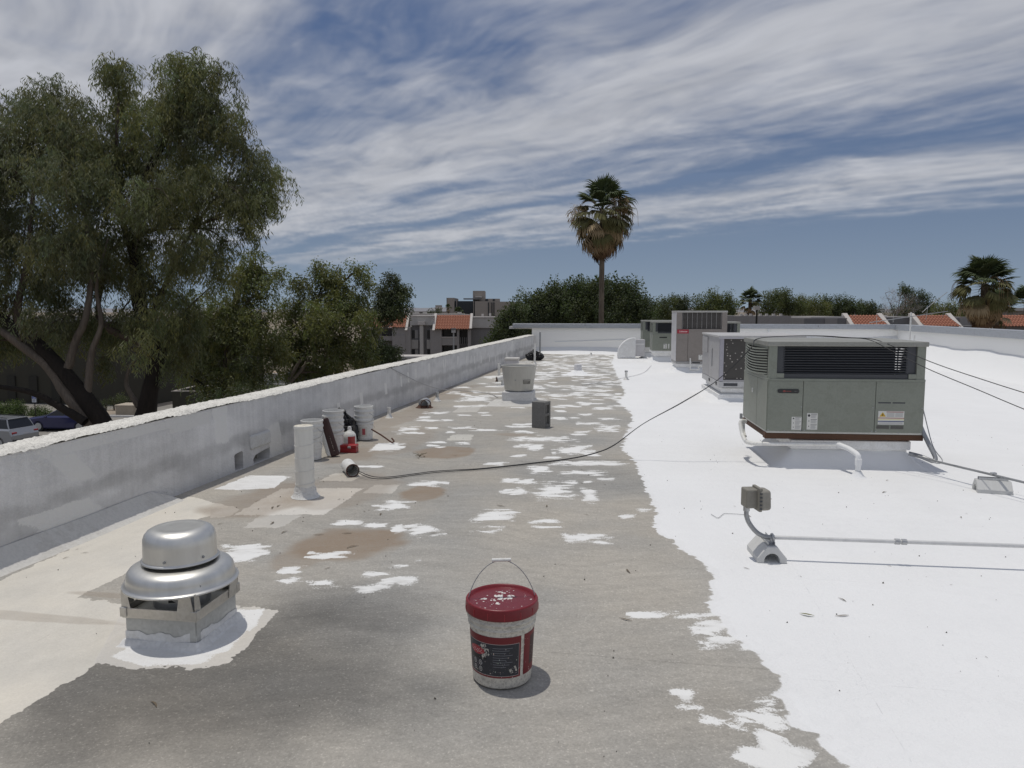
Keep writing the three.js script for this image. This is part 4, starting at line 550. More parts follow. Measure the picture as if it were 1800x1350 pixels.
// brown grey unit with wire grille and red plate
{
  const W = 1.30, D = 1.05, hw = W / 2, hd = D / 2, t = thing('cooling_unit', 'tall brownish grey cooling unit with wire grille and red nameplate', 'air conditioner', [1.60, 0, -20.55], TURN), m = M.warmGrey;
  curbBox(t, W - 0.05, D - 0.05, 0.25, { out: 0.25 });
  part('base_rail', [rbox(W, 0.07, D, 0.008, 0, 0.275, 0)], mat(0.36, 0.355, 0.35, 0.5, { grime: 1 }), t); part('fork_slot_shade', [box(0.2, 0.03, 0.02, -0.12, 0.275, hd - 0.004)], M.black, t);  // solid black box stands in for the shaded hole of the fork slot
  part('front_panel', [rbox(0.30, 0.85, 0.014, 0.004, -hw + 0.15, 0.74, hd)], m, t); part('front_panel', [rbox(W - 0.306, 0.85, 0.014, 0.004, 0.153, 0.74, hd)], m, t);
  part('side_panel', [rbox(0.014, 0.85, D, 0.004, -hw, 0.74, 0)], M.paleGrey, t); part('side_panel', [rbox(0.014, 0.85, D, 0.004, hw, 0.74, 0)], m, t); part('back_panel', [box(W, 1.28, 0.014, 0, 0.95, -hd)], m, t);
  part('corner_post', [rbox(0.14, 0.44, 0.05, 0.004, -hw + 0.07, 1.385, hd - 0.02)], m, t); part('corner_post', [rbox(0.13, 0.44, 0.05, 0.004, hw - 0.065, 1.385, hd - 0.02)], m, t); part('side_panel', [rbox(0.014, 0.44, D, 0.004, -hw, 1.385, 0)], M.paleGrey, t); part('side_panel', [rbox(0.014, 0.44, D, 0.004, hw, 1.385, 0)], m, t);
  part('coil', [box(W - 0.25, 0.42, 0.05, 0, 1.385, hd - 0.06)], M.coil, t);
  const wires = []; for (let k = 0; k <= 8; k++) part('grille_bar', [box(0.008, 0.43, 0.008, -hw + 0.16 + k * (W - 0.31) / 8, 1.385, hd - 0.012)], mat(0.32, 0.31, 0.30, 0.5), t);
  for (let k = 0; k < 14; k++) wires.push(box(W - 0.27, 0.0035, 0.0035, 0.005, 1.185 + k * 0.031, hd - 0.018)); part('grille_wires', wires, mat(0.25, 0.24, 0.23, 0.5), t);
  part('lid', [rbox(W + 0.03, 0.045, D + 0.03, 0.012, 0, 1.62, 0)], mat(0.40, 0.39, 0.37, 0.5, { grime: 1 }), t);
  const np = part('nameplate', [rbox(0.30, 0.105, 0.010, 0.003, -hw + 0.17, 1.10, hd + 0.010)], mat(0.36, 0.03, 0.045, 0.4), t); part('nameplate_print', [box(0.27, 0.08, 0.001, -hw + 0.17, 1.10, hd + 0.0165)], badge((c, w, h) => { c.fillStyle = '#9c2432'; c.fillRect(0, 0, w, h); c.fillStyle = '#dcd2d0'; c.font = 'italic bold 46px serif'; c.fillText('Coleman', 26, 48); }), np, { keepUV: true });
  part('sticker', [box(0.22, 0.13, 0.002, -hw + 0.70, 0.42, hd + 0.009)], noteTex(11, 'wide2'), t, { keepUV: true });
  // white drain line in front
  const d = thing('drain_line', 'thin white drain line in front of the brown grey unit', 'pipe', [0, 0, 0]); const p = (a) => V(a).applyAxisAngle(new THREE.Vector3(0, 1, 0), TURN).add(new THREE.Vector3(1.60, 0, -20.55)).toArray();
  part('pipe', [tube([[-0.28, 0.40, 0.56], [-0.28, 0.13, 0.60], [-0.27, 0.10, 0.60], [-0.08, 0.10, 0.60], [-0.06, 0.12, 0.60], [-0.06, 0.20, 0.62], [-0.04, 0.21, 0.62], [0.12, 0.18, 0.64], [0.14, 0.16, 0.66], [0.15, 0.0, 0.68]].map(p), 0.018, 90, 8, 0.15)], M.pvc, d); part('elbow', [new THREE.SphereGeometry(0.024, 12, 8).translate(...p([-0.28, 0.105, 0.60]))], M.pvc, d);
}
// pale unit with hail-battered coil
{
  const W = 1.45, D = 1.9, hw = W / 2, hd = D / 2, t = thing('cooling_unit', 'pale grey cooling unit with dented brown coil face beside the large unit', 'air conditioner', [2.09, 0, -14.55], TURN), m = mat(0.37, 0.36, 0.36, 0.5, { grime: 1 });
  curbBox(t, W - 0.12, D - 0.12, 0.26, { out: 0.28 }); part('curb_band', [rbox(W + 0.02, 0.10, D + 0.02, 0.01, 0, 0.10, 0)], M.whitePaint, t);
  part('base_rail', [rbox(W + 0.01, 0.11, D + 0.01, 0.006, 0, 0.325, 0)], mat(0.52, 0.52, 0.52, 0.5, { grime: 1, metalness: 0.3 }), t);
  for (const z of [hd - 0.25, -hd + 0.9]) part('fork_slot_shade', [box(0.02, 0.055, 0.12, -hw - 0.002, 0.325, z)], M.black, t); part('rail_plate', [box(0.24, 0.05, 0.01, -hw + 0.2, 0.325, hd + 0.006)], M.slat, t);  // black boxes on the rail stand in for shaded fork holes
  part('side_panel', [rbox(0.014, 0.78, 0.78, 0.004, -hw, 0.775, -0.555)], m, t); part('side_panel', [rbox(0.014, 0.78, 1.09, 0.004, -hw, 0.775, 0.39)], mat(0.41, 0.40, 0.40, 0.5, { grime: 1 }), t); part('access_hatch', [rbox(0.02, 0.30, 0.62, 0.004, -hw - 0.014, 0.98, -0.58)], m, t); part('handle', [rbox(0.014, 0.34, 0.03, 0.006, -hw - 0.014, 0.77, 0.22)], M.conduit, t);
  part('side_panel', [box(0.014, 0.78, D, hw, 0.775, 0)], m, t); part('back_panel', [box(W, 0.78, 0.014, 0, 0.775, -hd)], m, t); part('corner_post', [rbox(0.07, 0.78, 0.03, 0.006, -hw + 0.035, 0.775, hd - 0.01)], mat(0.40, 0.39, 0.43, 0.5, { grime: 1 }), t); part('corner_post', [rbox(0.07, 0.78, 0.03, 0.006, hw - 0.035, 0.775, hd - 0.01)], m, t);
  const hail = mapTex(512, 512, (u, v) => { const fin = 0.9 + 0.12 * Math.sin(u * 900); let b = 0.075 * fin * (0.8 + 0.4 * tfb(u, v, 7, 3)); const cx = Math.floor(u * 15), cy = Math.floor(v * 13), h1 = PERM[(cx * 71 + cy * 331 + 17) & 65535], h2 = PERM[(cx * 131 + cy * 57 + 90) & 65535], h3 = PERM[(cx * 17 + cy * 97 + 300) & 65535]; const dx = (u * 15 - cx - 0.2 - h1 * 0.6) / 0.16, dy = (v * 13 - cy - 0.25 - h2 * 0.5) / 0.26; if (h3 > 0.58 && dx * dx + dy * dy * (1 + h1) < 0.7) b = 0.25 + 0.35 * h3 * h2; return [b, b * 0.93, b * 0.85]; }, { wrap: false });
  part('coil', [box(W - 0.14, 0.74, 0.02, 0, 0.775, hd - 0.03)], new THREE.MeshStandardMaterial({ map: hail, roughness: 0.6, metalness: 0.2, side: THREE.DoubleSide }), t, { keepUV: true });
  part('front_rail', [rbox(W - 0.12, 0.03, 0.03, 0.004, 0, 0.395, hd - 0.01)], m, t); part('lid', [rbox(W + 0.05, 0.035, D + 0.05, 0.01, 0, 1.183, 0)], mat(0.50, 0.49, 0.48, 0.5, { grime: 1 }), t);
  part('lid_edge', [rbox(W + 0.052, 0.03, 0.012, 0.004, 0, 1.155, hd + 0.02)], mat(0.44, 0.43, 0.45, 0.5), t);
}
// condensate line, power conduit and whip of the large unit
{
  const t = thing('condensate_pipe', 'white condensate pipe bending down in front of the large unit', 'pipe');
  part('riser', [tube([[1.20, 0.40, -8.50], [1.15, 0.41, -8.46], [1.135, 0.38, -8.44], [1.15, 0.27, -8.36], [1.17, 0.22, -8.20], [1.22, 0.235, -8.00], [1.30, 0.245, -7.96]], 0.022, 60, 10, 0.3), tube([[1.175, 0.42, -8.50], [1.17, 0.30, -8.44], [1.18, 0.25, -8.36]], 0.018, 20, 8)], M.pvc, t);
  part('front_run', [tube([[1.24, 0.24, -7.975], [1.7, 0.252, -7.955], [2.06, 0.262, -7.945]], 0.020, 30, 10)], M.pvc, t); part('drop', [tube([[2.04, 0.262, -7.95], [2.10, 0.25, -7.78], [2.142, 0.222, -7.64], [2.150, 0.19, -7.615], [2.150, 0.0, -7.61]], 0.026, 50, 12, 0.3)], M.coat, t);
  part('coupling', [cyl(0.032, 0.032, 0.06, 2.15, 0.15, -7.61, 16)], M.coat, t); part('sealant_collar', [lathe([[0.085, 0.001], [0.06, 0.012], [0.04, 0.045], [0.03, 0.06]], 20, 2.15, 0, -7.61)], M.coat, t); part('bracket', [rbox(0.03, 0.06, 0.03, 0.005, 1.155, 0.45, -8.55)], M.conduit, t);
}
{
  const t = thing('power_conduit', 'grey conduit running from the large unit over a pyramid block to the right', 'conduit');
  part('flexible_whip', [tube([[2.86, 0.62, -8.25], [2.885, 0.44, -8.13], [2.93, 0.28, -8.02], [2.965, 0.16, -7.93], [2.94, 0.125, -7.92], [2.86, 0.150, -8.00], [2.76, 0.17, -8.06]], 0.022, 70, 10)], M.conduit, t);
  part('conduit_run', [tube([[2.78, 0.165, -8.05], [2.95, 0.145, -7.75], [3.18, 0.152, -7.19], [3.42, 0.155, -6.62], [3.9, 0.15, -5.5], [5.2, 0.15, -2.5]], 0.011, 80, 8)], M.conduit, t);
  part('control_wire', [tube([[2.87, 0.80, -8.30], [2.905, 0.78, -8.28], [2.935, 0.55, -8.18], [2.97, 0.26, -8.02], [3.02, 0.14, -7.90], [2.95, 0.115, -7.86], [2.83, 0.165, -7.97]], 0.005, 70, 6)], M.conduit, t); part('strap', [rbox(0.05, 0.02, 0.03, 0.004, 3.18, 0.165, -7.19, 0, 0.3, 0)], M.galv, t); part('coupling', [cyl(0.016, 0.016, 0.05, 3.37, 0.155, -6.74, 12, Math.PI / 2, 0, 0.4)], M.galv, t);
}
function supportBlock(label, x, z, turn) {
  const t = thing('conduit_support', label, 'conduit support', [x, 0, z], turn), s = new THREE.Shape(); s.moveTo(-0.09, 0.002); s.lineTo(-0.09, 0.032); s.lineTo(-0.03, 0.105); s.lineTo(0.03, 0.105); s.lineTo(0.09, 0.032); s.lineTo(0.09, 0.002); s.lineTo(0.052, 0.002); s.absarc(0, 0.014, 0.052, 0, Math.PI, false); s.lineTo(-0.052, 0.002); s.closePath();
  part('block', [new THREE.ExtrudeGeometry(s, { depth: 0.27, bevelEnabled: true, bevelSize: 0.003, bevelThickness: 0.003, bevelSegments: 1, curveSegments: 20 }).translate(0, 0.002, -0.135)], mat(0.62, 0.62, 0.61, 0.75, { streak: 1 }), t);
  part('strut_channel', [box(0.042, 0.003, 0.23, 0, 0.112, 0), box(0.003, 0.022, 0.23, -0.021, 0.122, 0), box(0.003, 0.022, 0.23, 0.021, 0.122, 0)], M.galv, t);
  for (const k of [-1, 1]) { part('raised_rim', [box(0.004, 0.004, 0.20, k * 0.078, 0.050, 0, 0, 0, k * -0.88), box(0.07, 0.004, 0.004, k * 0.056, 0.075, 0.10, 0, 0, k * -0.88)], M.paleGrey, t); }
  return t;
}
supportBlock('white arched support block under the junction box conduit', 0.862, -4.985, 0.10); supportBlock('white arched support block under the conduit right of the large unit', 3.17, -7.17, 1.42);
{
  const t = thing('junction_box', 'grey weatherproof box on a bent conduit that runs off to the right', 'electrical box');
  part('box', [rbox(0.085, 0.125, 0.10, 0.010, 0.737, 0.41, -4.93, 0, 0.25, 0)], M.tanBox, t); part('cover', [rbox(0.075, 0.135, 0.112, 0.022, 0.815, 0.408, -4.91, 0, 0.25, 0.05)], mat(0.27, 0.255, 0.22, 0.55, { grime: 1 }), t); part('gasket_frame', [rbox(0.022, 0.155, 0.122, 0.005, 0.781, 0.41, -4.918, 0, 0.25, 0)], M.tanBox, t);
  for (const y of [0.355, 0.38, 0.405, 0.43, 0.455]) part('hinge_lug', [rbox(0.016, 0.010, 0.008, 0.002, 0.795, y, -4.848, 0, 0.25, 0)], M.slat, t);
  part('fitting', [cyl(0.021, 0.021, 0.03, 0.718, 0.335, -4.93, 16)], M.galv, t);
  part('bent_conduit', [tube([[0.718, 0.33, -4.93], [0.72, 0.285, -4.93], [0.74, 0.235, -4.93], [0.785, 0.180, -4.93], [0.84, 0.152, -4.93], [0.90, 0.150, -4.93]], 0.0155, 50, 12)], M.conduit, t);
  part('conduit_run', [tube([[0.90, 0.150, -4.93], [1.4, 0.150, -4.955], [2.2, 0.152, -4.99], [3.0, 0.15, -5.03], [5.0, 0.15, -5.1]], 0.0135, 60, 10)], mat(0.68, 0.68, 0.68, 0.5, { streak: 1, metalness: 0.2 }), t);
  part('clamp', [xf(new THREE.TorusGeometry(0.02, 0.008, 8, 18), 0.885, 0.150, -4.93, 0, Math.PI / 2 + 0.2, 0), rbox(0.03, 0.04, 0.012, 0.003, 0.885, 0.128, -4.915)], M.galv, t);
  for (const dx of [-0.02, 0.02]) part('coupling', [cyl(0.019, 0.019, 0.03, 1.68 + dx, 0.151, -4.966, 14, 0, 0, Math.PI / 2)], M.galv, t);
}
// black cables draped over the large unit
{
  const run = (pts, label) => tag(part('roof_cable', [tube(pts, 0.0040, 240, 7)], M.cable), label, 'cable');
  const lead = (o) => [[-2.72, 0.06, -6.80 + o], [-2.45, 0.012, -6.76 + o * 2], [-2.0, 0.012, [-2.036, -7.118][1] + o * 2], [-1.55, 0.012, [-1.552, -7.338][1] + o], [-1.05, 0.012, [-1.011, -7.721][1] + o], [-0.72, 0.016, -7.98 + o], [-0.45, 0.075, -8.04 + o], [-0.24, 0.165, -8.08 + o], [0.07, 0.40, -8.12], [0.48, 0.64, -8.16 + o], [0.85, 0.88, -8.22], [1.19, 1.22, -8.29 + o]];
  run([...lead(0), [1.27, 1.318, -8.40], [1.5, 1.340, -8.66], [1.85, 1.355, -8.60], [2.15, 1.345, -8.36], [2.33, 1.335, -8.10], [2.48, 1.24, -7.90], [2.72, 1.08, -7.58], [2.98, 0.93, -7.12], [3.2, 0.80, -6.70], [3.7, 0.52, -5.7], [4.3, 0.2, -4.6], [4.8, 0.012, -3.6], [5.5, 0.012, -2]], 'lower black cable draped from the roof sleeve over the large unit');
  run([...lead(0.035), [1.28, 1.318, -8.48], [1.6, 1.343, -8.75], [1.95, 1.356, -8.62], [2.22, 1.345, -8.38], [2.40, 1.335, -8.14], [2.58, 1.25, -7.95], [2.85, 1.11, -7.65], [3.15, 0.98, -7.2], [3.45, 0.85, -6.7], [4.0, 0.55, -5.6], [4.6, 0.22, -4.4], [5.1, 0.012, -3.4], [5.8, 0.012, -2]], 'upper black cable draped from the roof sleeve over the large unit');
  tag(part('roof_cable', [tube([[-3.99, 0.69, -11.6], [-3.96, 0.5, -12.3], [-3.93, 0.28, -13.2], [-3.8, 0.10, -14.0], [-3.5, 0.012, -14.6], [-2.9, 0.012, -14.2], [-2.6, 0.012, -13.6]], 0.006, 90, 6)], mat(0.38, 0.38, 0.38, 0.6)), 'thin grey cable hanging down the parapet face', 'cable');
  tag(part('roof_cable', [tube([[-1.2, 0.012, -16.2], [-0.6, 0.014, -17.5], [0.1, 0.014, -19.5], [0.4, 0.014, -22.5]], 0.006, 60, 6)], mat(0.66, 0.66, 0.66, 0.6)), 'pale cable lying across the white coating behind the stub vent', 'cable');
}
// antenna mast by the right wall
{
  const t = thing('antenna_mast', 'old antenna with bent rods strapped to the right parapet', 'antenna', [8.75, 0, -26.0]);
  part('mast', [cyl(0.025, 0.025, 1.6, 0, 0.80, 0, 12), cyl(0.018, 0.018, 0.6, 0.14, 0.55, 0, 10)], M.dullWhite, t); part('base_plate', [rbox(0.3, 0.03, 0.3, 0.01, 0, 0.10, 0)], M.coat, t); part('boom', [cyl(0.012, 0.012, 2.6, -0.1, 1.45, 0.1, 8, 0, 0.2, Math.PI / 2 + 0.14)], M.conduit, t);
  for (const [x, l, a] of [[-1.1, 1.0, 0.3], [-0.6, 0.9, 0.2], [0.4, 0.8, -0.5], [0.9, 0.7, -0.7]]) part('rod', [cyl(0.007, 0.007, l, x, 1.45 + x * 0.14 + 0.04, 0.2, 6, 1.2, a, 0.3)], M.conduit, t); part('bent_rod', [tube([[0.3, 1.6, 0.1], [0.7, 1.95, 0], [1.05, 2.25, 0]], 0.010, 16, 6)], M.conduit, t);
}
// leaves and grit blown over the roof
{
  const leafG = (l, w, b) => { const g = new THREE.PlaneGeometry(l, w, 8, 2), p = g.attributes.position; g.rotateX(-Math.PI / 2); for (let i = 0; i < p.count; i++) { const a = p.getX(i) / l + 0.5; p.setXYZ(i, p.getX(i), b * Math.sin(a * 3.1) + 0.15 * Math.abs(p.getZ(i)), p.getZ(i) * Math.sin(Math.PI * clamp(a * 0.94 + 0.03)) + b * 1.6 * Math.sin(a * 3.1)); } g.computeVertexNormals(); return g; };
  const r = rng(31), place = (list, g, m, name) => { const im = new THREE.InstancedMesh(g, m, list.length), M4 = new THREE.Matrix4(); list.forEach(([x, z, s, a], i) => { M4.compose(new THREE.Vector3(x, deckH(x, z) + 0.003, z), new THREE.Quaternion().setFromEuler(new THREE.Euler(0, a, 0)), new THREE.Vector3(s, s, s)); im.setMatrixAt(i, M4); }); im.name = name; im.castShadow = im.receiveShadow = true; scene.add(im); return im; };
  const dry = []; for (const [x, z] of [[0.894, -5.984], [1.098, -4.048], [1.157, -4.28], [0.698, -4.718], [2.206, -6.98], [2.54, -6.215], [-1.956, -2.623], [-2.276, -4.938], [-2.547, -4.948], [-2.753, -5.151], [-2.961, -5.568], [-2.94, -5.626], [-1.921, -4.707], [-2.082, -4.999], [-1.917, -4.271], [-0.736, -6.003], [2.388, -7.489], [-0.041, -3.801], [-0.036, -4.54], [-2.349, -7.871], [-2.383, -7.767], [-3.059, -5.515], [-2.173, -5.578], [-0.39, -5.798], [-1.112, -5.938], [-2.007, -5.521]]) dry.push([x, z, 0.5 + r() * 0.6, r() * 6]);
  for (let i = 0; i < 90; i++) { const x = -3.8 + r() * 2.6, z = -4 - r() * 14; dry.push([x, z, 0.25 + r() * 0.45, r() * 6]); } for (let i = 0; i < 20; i++) dry.push([0.8 + r() * 4, -3.2 - r() * 6, 0.18 + r() * 0.3, r() * 6]);
  tag(place(dry, leafG(0.085, 0.011, 0.004), mat(0.13, 0.10, 0.065, 0.8), 'leaf_litter'), 'dry leaves and bark bits scattered over the roof', 'leaves', null, 'stuff');
  const grit = []; for (let i = 0; i < 420; i++) grit.push([-3.8 + r() * 8.5, -2.3 - r() * 9, 0.4 + r() * r() * 1.6, r() * 6]);
  tag(place(grit, new THREE.TetrahedronGeometry(0.0045), mat(0.10, 0.09, 0.075, 0.9), 'grit'), 'dark grit and pebbles scattered over the roof', 'grit', null, 'stuff');
  const lf = part('fallen_leaf', [leafG(0.075, 0.016, 0.006)], mat(0.17, 0.17, 0.06, 0.6)); lf.position.set([0.914, -4.024][0], 0.006, [0.914, -4.024][1]); lf.rotation.y = -0.3; tag(lf, 'single olive green leaf lying on the white coating', 'leaf');
  const tw = part('dry_weed', Array.from({ length: 9 }, (_, k) => tube([[0, 0.002, 0], [Math.cos(k) * 0.03, 0.03, Math.sin(k) * 0.03], [Math.cos(k) * 0.08, 0.045 - (k % 3) * 0.012, Math.sin(k) * 0.08]], 0.0022, 8, 5)), mat(0.14, 0.12, 0.07, 0.9)); tw.position.set([-2.393, -7.864][0], 0, [-2.393, -7.864][1]); tag(tw, 'small dry weed tuft at the edge of a brown puddle stain', 'weed');
  const wire = tag(part('loose_wire', [tube([[[0.598, -5.967][0], 0.006, [0.598, -5.967][1]], [[0.64, -5.858][0], 0.006, [0.64, -5.858][1]], [[0.704, -6.001][0], 0.008, [0.704, -6.001][1]], [[0.874, -5.997][0], 0.006, [0.874, -5.997][1]]], 0.002, 40, 5, 0.1)], M.conduit), 'thin bent wire lying on the white coating left of the junction box', 'wire');
}

// ---------------------------------------------------------------- the surroundings below and beyond the roof
const gnd = ([x, , z], y = GY) => [x, y, z];
const groundTex = mapTex(512, 512, (u, v) => { const n = 0.8 + 0.5 * (tfb(u, v, 6, 5) - 0.5) + 0.2 * (tfb(u, v, 60, 2) - 0.5); return [n, n * 0.985, n * 0.96]; });
const sheetMat = (r, g, b, rep = 6) => { const t = groundTex.clone(); t.repeat.set(1 / rep, 1 / rep); t.needsUpdate = true; return new THREE.MeshStandardMaterial({ color: rgb(r, g, b), map: t, roughness: 0.95, side: THREE.DoubleSide }); };
function sheetXZ(name, x0, x1, z0, z1, y, m, label, cat) { const g = new THREE.PlaneGeometry(x1 - x0, Math.abs(z1 - z0)); g.rotateX(-Math.PI / 2); g.translate((x0 + x1) / 2, GY + y, (z0 + z1) / 2); return tag(part(name, g, m), label, cat, null, 'structure'); }
{ const g = new THREE.CircleGeometry(14000, 64); g.rotateX(-Math.PI / 2); g.translate(0, GY, 0); tag(part('ground', g, sheetMat(0.27, 0.225, 0.175, 9)), 'dusty tan ground reaching to the horizon', 'ground', null, 'structure'); }
sheetXZ('parking_lot', -70, -4.6, -24, -62, 0.004, sheetMat(0.30, 0.285, 0.26, 5), 'pale paved parking lot below the parapet', 'parking lot');
sheetXZ('road', -140, 120, -75, -87, 0.004, sheetMat(0.06, 0.06, 0.063, 5), 'asphalt road beyond the trash enclosure', 'road');
sheetXZ('pavement', -140, 120, -88.2, -91.5, 0.12, sheetMat(0.42, 0.33, 0.25, 4), 'tan pavement on the far side of the road', 'pavement'); sheetXZ('lawn', -60, -20, -70.5, -74.6, 0.008, sheetMat(0.07, 0.10, 0.025, 2), 'strip of green grass beside the road', 'lawn');
sheetXZ('road_marking', -140, 120, -80.9, -81.1, 0.010, mat(0.55, 0.5, 0.3, 0.9), 'pale centre line along the road', 'road marking');
tag(part('kerb', [box(260, 0.14, 0.25, -10, GY + 0.07, -87.6), box(260, 0.14, 0.25, -10, GY + 0.07, -74.85)], M.stucco), 'pale kerbs along both sides of the road', 'kerb', null, 'structure');
{ const g = new THREE.PlaneGeometry(2.4, 16); g.rotateX(-Math.PI / 2); const [x, , z] = [-40.845, 1.612, -58.257]; g.rotateY(-0.12); g.translate(x, GY + 0.012, z); tag(part('path', g, sheetMat(0.40, 0.34, 0.27, 3)), 'tan concrete path between the planter and the trash enclosure', 'path', null, 'structure'); }
{ // faint hills on the skyline
  const g = new THREE.PlaneGeometry(1, 1, 220, 5), p = g.attributes.position; for (let i = 0; i < p.count; i++) { const a = mix(-1.25, 0.9, p.getX(i) + 0.5), v = p.getY(i) + 0.5, R = 10500 - v * 900, h = 30 + 75 * Math.pow(fbm(a * 9 + 4, 1, 5), 1.6) + 40 * Math.exp(-Math.pow((a + 0.17) / 0.03, 2)); p.setXYZ(i, Math.sin(a) * R, GY + (1 - v) * h - 4 + 6 * (fbm(a * 60, v * 5, 2) - 0.5) * (1 - v), -Math.cos(a) * R); } g.computeVertexNormals(); tag(part('hills', g, mat(0.22, 0.22, 0.235, 1)), 'low distant desert hills on the skyline', 'hills', null, 'structure');
}
// ---- foliage
const leafMat = (r, g, b, t = 0.4) => new THREE.MeshPhysicalMaterial({ color: rgb(r, g, b), roughness: 0.95, transmission: t, thickness: 0, side: THREE.DoubleSide });
function leafQuads(list) {                                              // list of [base, direction, side, length, width]: a folded lance-shaped blade each
  const pos = [], nor = [];
  for (const [b, d, s, l, w] of list) {
    const m = b.clone().addScaledVector(d, l * 0.45), e = b.clone().addScaledVector(d, l), a = m.clone().addScaledVector(s, w / 2), c = m.clone().addScaledVector(s, -w / 2), n = s.clone().cross(d).normalize(); m.addScaledVector(n, w * 0.12);
    for (const v of [b, a, e, b, e, c]) { pos.push(v.x, v.y, v.z); nor.push(n.x, n.y, n.z); }
  }
  const g = new THREE.BufferGeometry(); g.setAttribute('position', new THREE.Float32BufferAttribute(pos, 3)); g.setAttribute('normal', new THREE.Float32BufferAttribute(nor, 3)); return g;
}
const rv = (r) => new THREE.Vector3(r() * 2 - 1, r() * 2 - 1, r() * 2 - 1).normalize();
function droopSpray(seed, n = 34, L = 0.66, ll = 0.165, lw = 0.027) {           // hanging eucalyptus spray
  const r = rng(seed), list = [];
  for (let k = 0; k < n; k++) { const t = Math.pow(r(), 0.8), b = new THREE.Vector3(Math.sin(t * 2) * 0.28 + (r() - 0.5) * 0.22, 0.10 - t * t * L * 0.8 + (r() - 0.5) * 0.1, (r() - 0.5) * 0.26), d = new THREE.Vector3((r() - 0.5) * 1.7, -0.75 - r() * 0.4, (r() - 0.5) * 1.7).normalize(), s = rv(r).cross(d).normalize(); list.push([b, d, s, ll * (0.7 + r() * 0.6), lw * (0.8 + r() * 0.5)]); }
  return leafQuads(list);
}
function bushSpray(seed, n = 30, R = 0.34, ll = 0.11, lw = 0.05, hang = 0.2) {
  const r = rng(seed), list = [];
  for (let k = 0; k < n; k++) { const b = rv(r).multiplyScalar(R * Math.pow(r(), 0.45)), d = b.clone().normalize().addScaledVector(rv(r), 0.8).add(new THREE.Vector3(0, -hang, 0)).normalize(), s = rv(r).cross(d).normalize(); list.push([b, d, s, ll * (0.7 + r() * 0.6), lw * (0.7 + r() * 0.6)]); }
  return leafQuads(list);
}
const SPRAY = { euc: [droopSpray(1), droopSpray(2), droopSpray(3)], bush: [bushSpray(4), bushSpray(5)], far: [bushSpray(6, 36, 0.5, 0.2, 0.11), bushSpray(7, 36, 0.5, 0.2, 0.11)], mid: [bushSpray(8, 34, 0.42, 0.17, 0.06, 0.7), droopSpray(9, 34, 0.7, 0.2, 0.042)], twig: [(() => { const r = rng(3), l = []; for (let k = 0; k < 22; k++) { const b = rv(r).multiplyScalar(0.3 * r()), d = rv(r).add(new THREE.Vector3(0, 0.7, 0)).normalize(); l.push([b, d, rv(r).cross(d).normalize(), 0.7 + r() * 0.6, 0.016]); } return leafQuads(l); })()] };
function crown(t, clumps, kind, dens, m, seed, o = {}) {
  const r = rng(seed), geos = SPRAY[kind], sets = geos.map(() => []);
  for (const [x, y, z, R] of clumps) {
    const n = Math.round(dens * R * R), ph = r() * 9, subs = Array.from({ length: o.subs ?? (kind === 'far' ? 26 : 9) }, () => rv(r).multiplyScalar(R * (0.30 + 0.52 * r())));
    for (let k = 0; k < n; k++) {
      const d = rv(r), q = R * (0.35 + 0.75 * Math.pow(r(), 0.5)) * (0.72 + 0.62 * fbm(d.x * 1.8 + ph, d.y * 1.8 + d.z * 1.5 + ph, 3)), s = (o.size || 1) * (0.7 + r() * 0.6);
      const c0 = subs[k % subs.length], f = kind === 'far' ? 0.62 : 0.48, px = x + c0.x + d.x * q * f, py = y + c0.y * 0.92 + d.y * q * f, pz = z + c0.z + d.z * q * f;
      sets[(k / subs.length | 0) % geos.length].push([px, py, pz, r() * 6.283, (r() - 0.5) * (o.tilt ?? 0.7), (r() - 0.5) * (o.tilt ?? 0.7), s, 0.5 + 0.95 * fbm(px * 0.8, py * 0.8 + pz, 3) + (r() - 0.5) * 0.3, r()]);
    }
  }
  sets.forEach((set, i) => {
    const im = new THREE.InstancedMesh(geos[i], m, set.length), M4 = new THREE.Matrix4(), c = new THREE.Color();
    set.forEach(([x, y, z, a, b, e, s, v, w], k) => { M4.compose(new THREE.Vector3(x, y, z), new THREE.Quaternion().setFromEuler(new THREE.Euler(b, a, e)), new THREE.Vector3(s, s, s)); im.setMatrixAt(k, M4); im.setColorAt(k, c.setRGB(v * (1 + 0.3 * (w - 0.4)), v, v * (1 - 0.4 * (w - 0.3)))); });
    im.name = 'crown'; im.userData.kind = 'stuff'; im.castShadow = im.receiveShadow = true; t.add(im);
  });
}
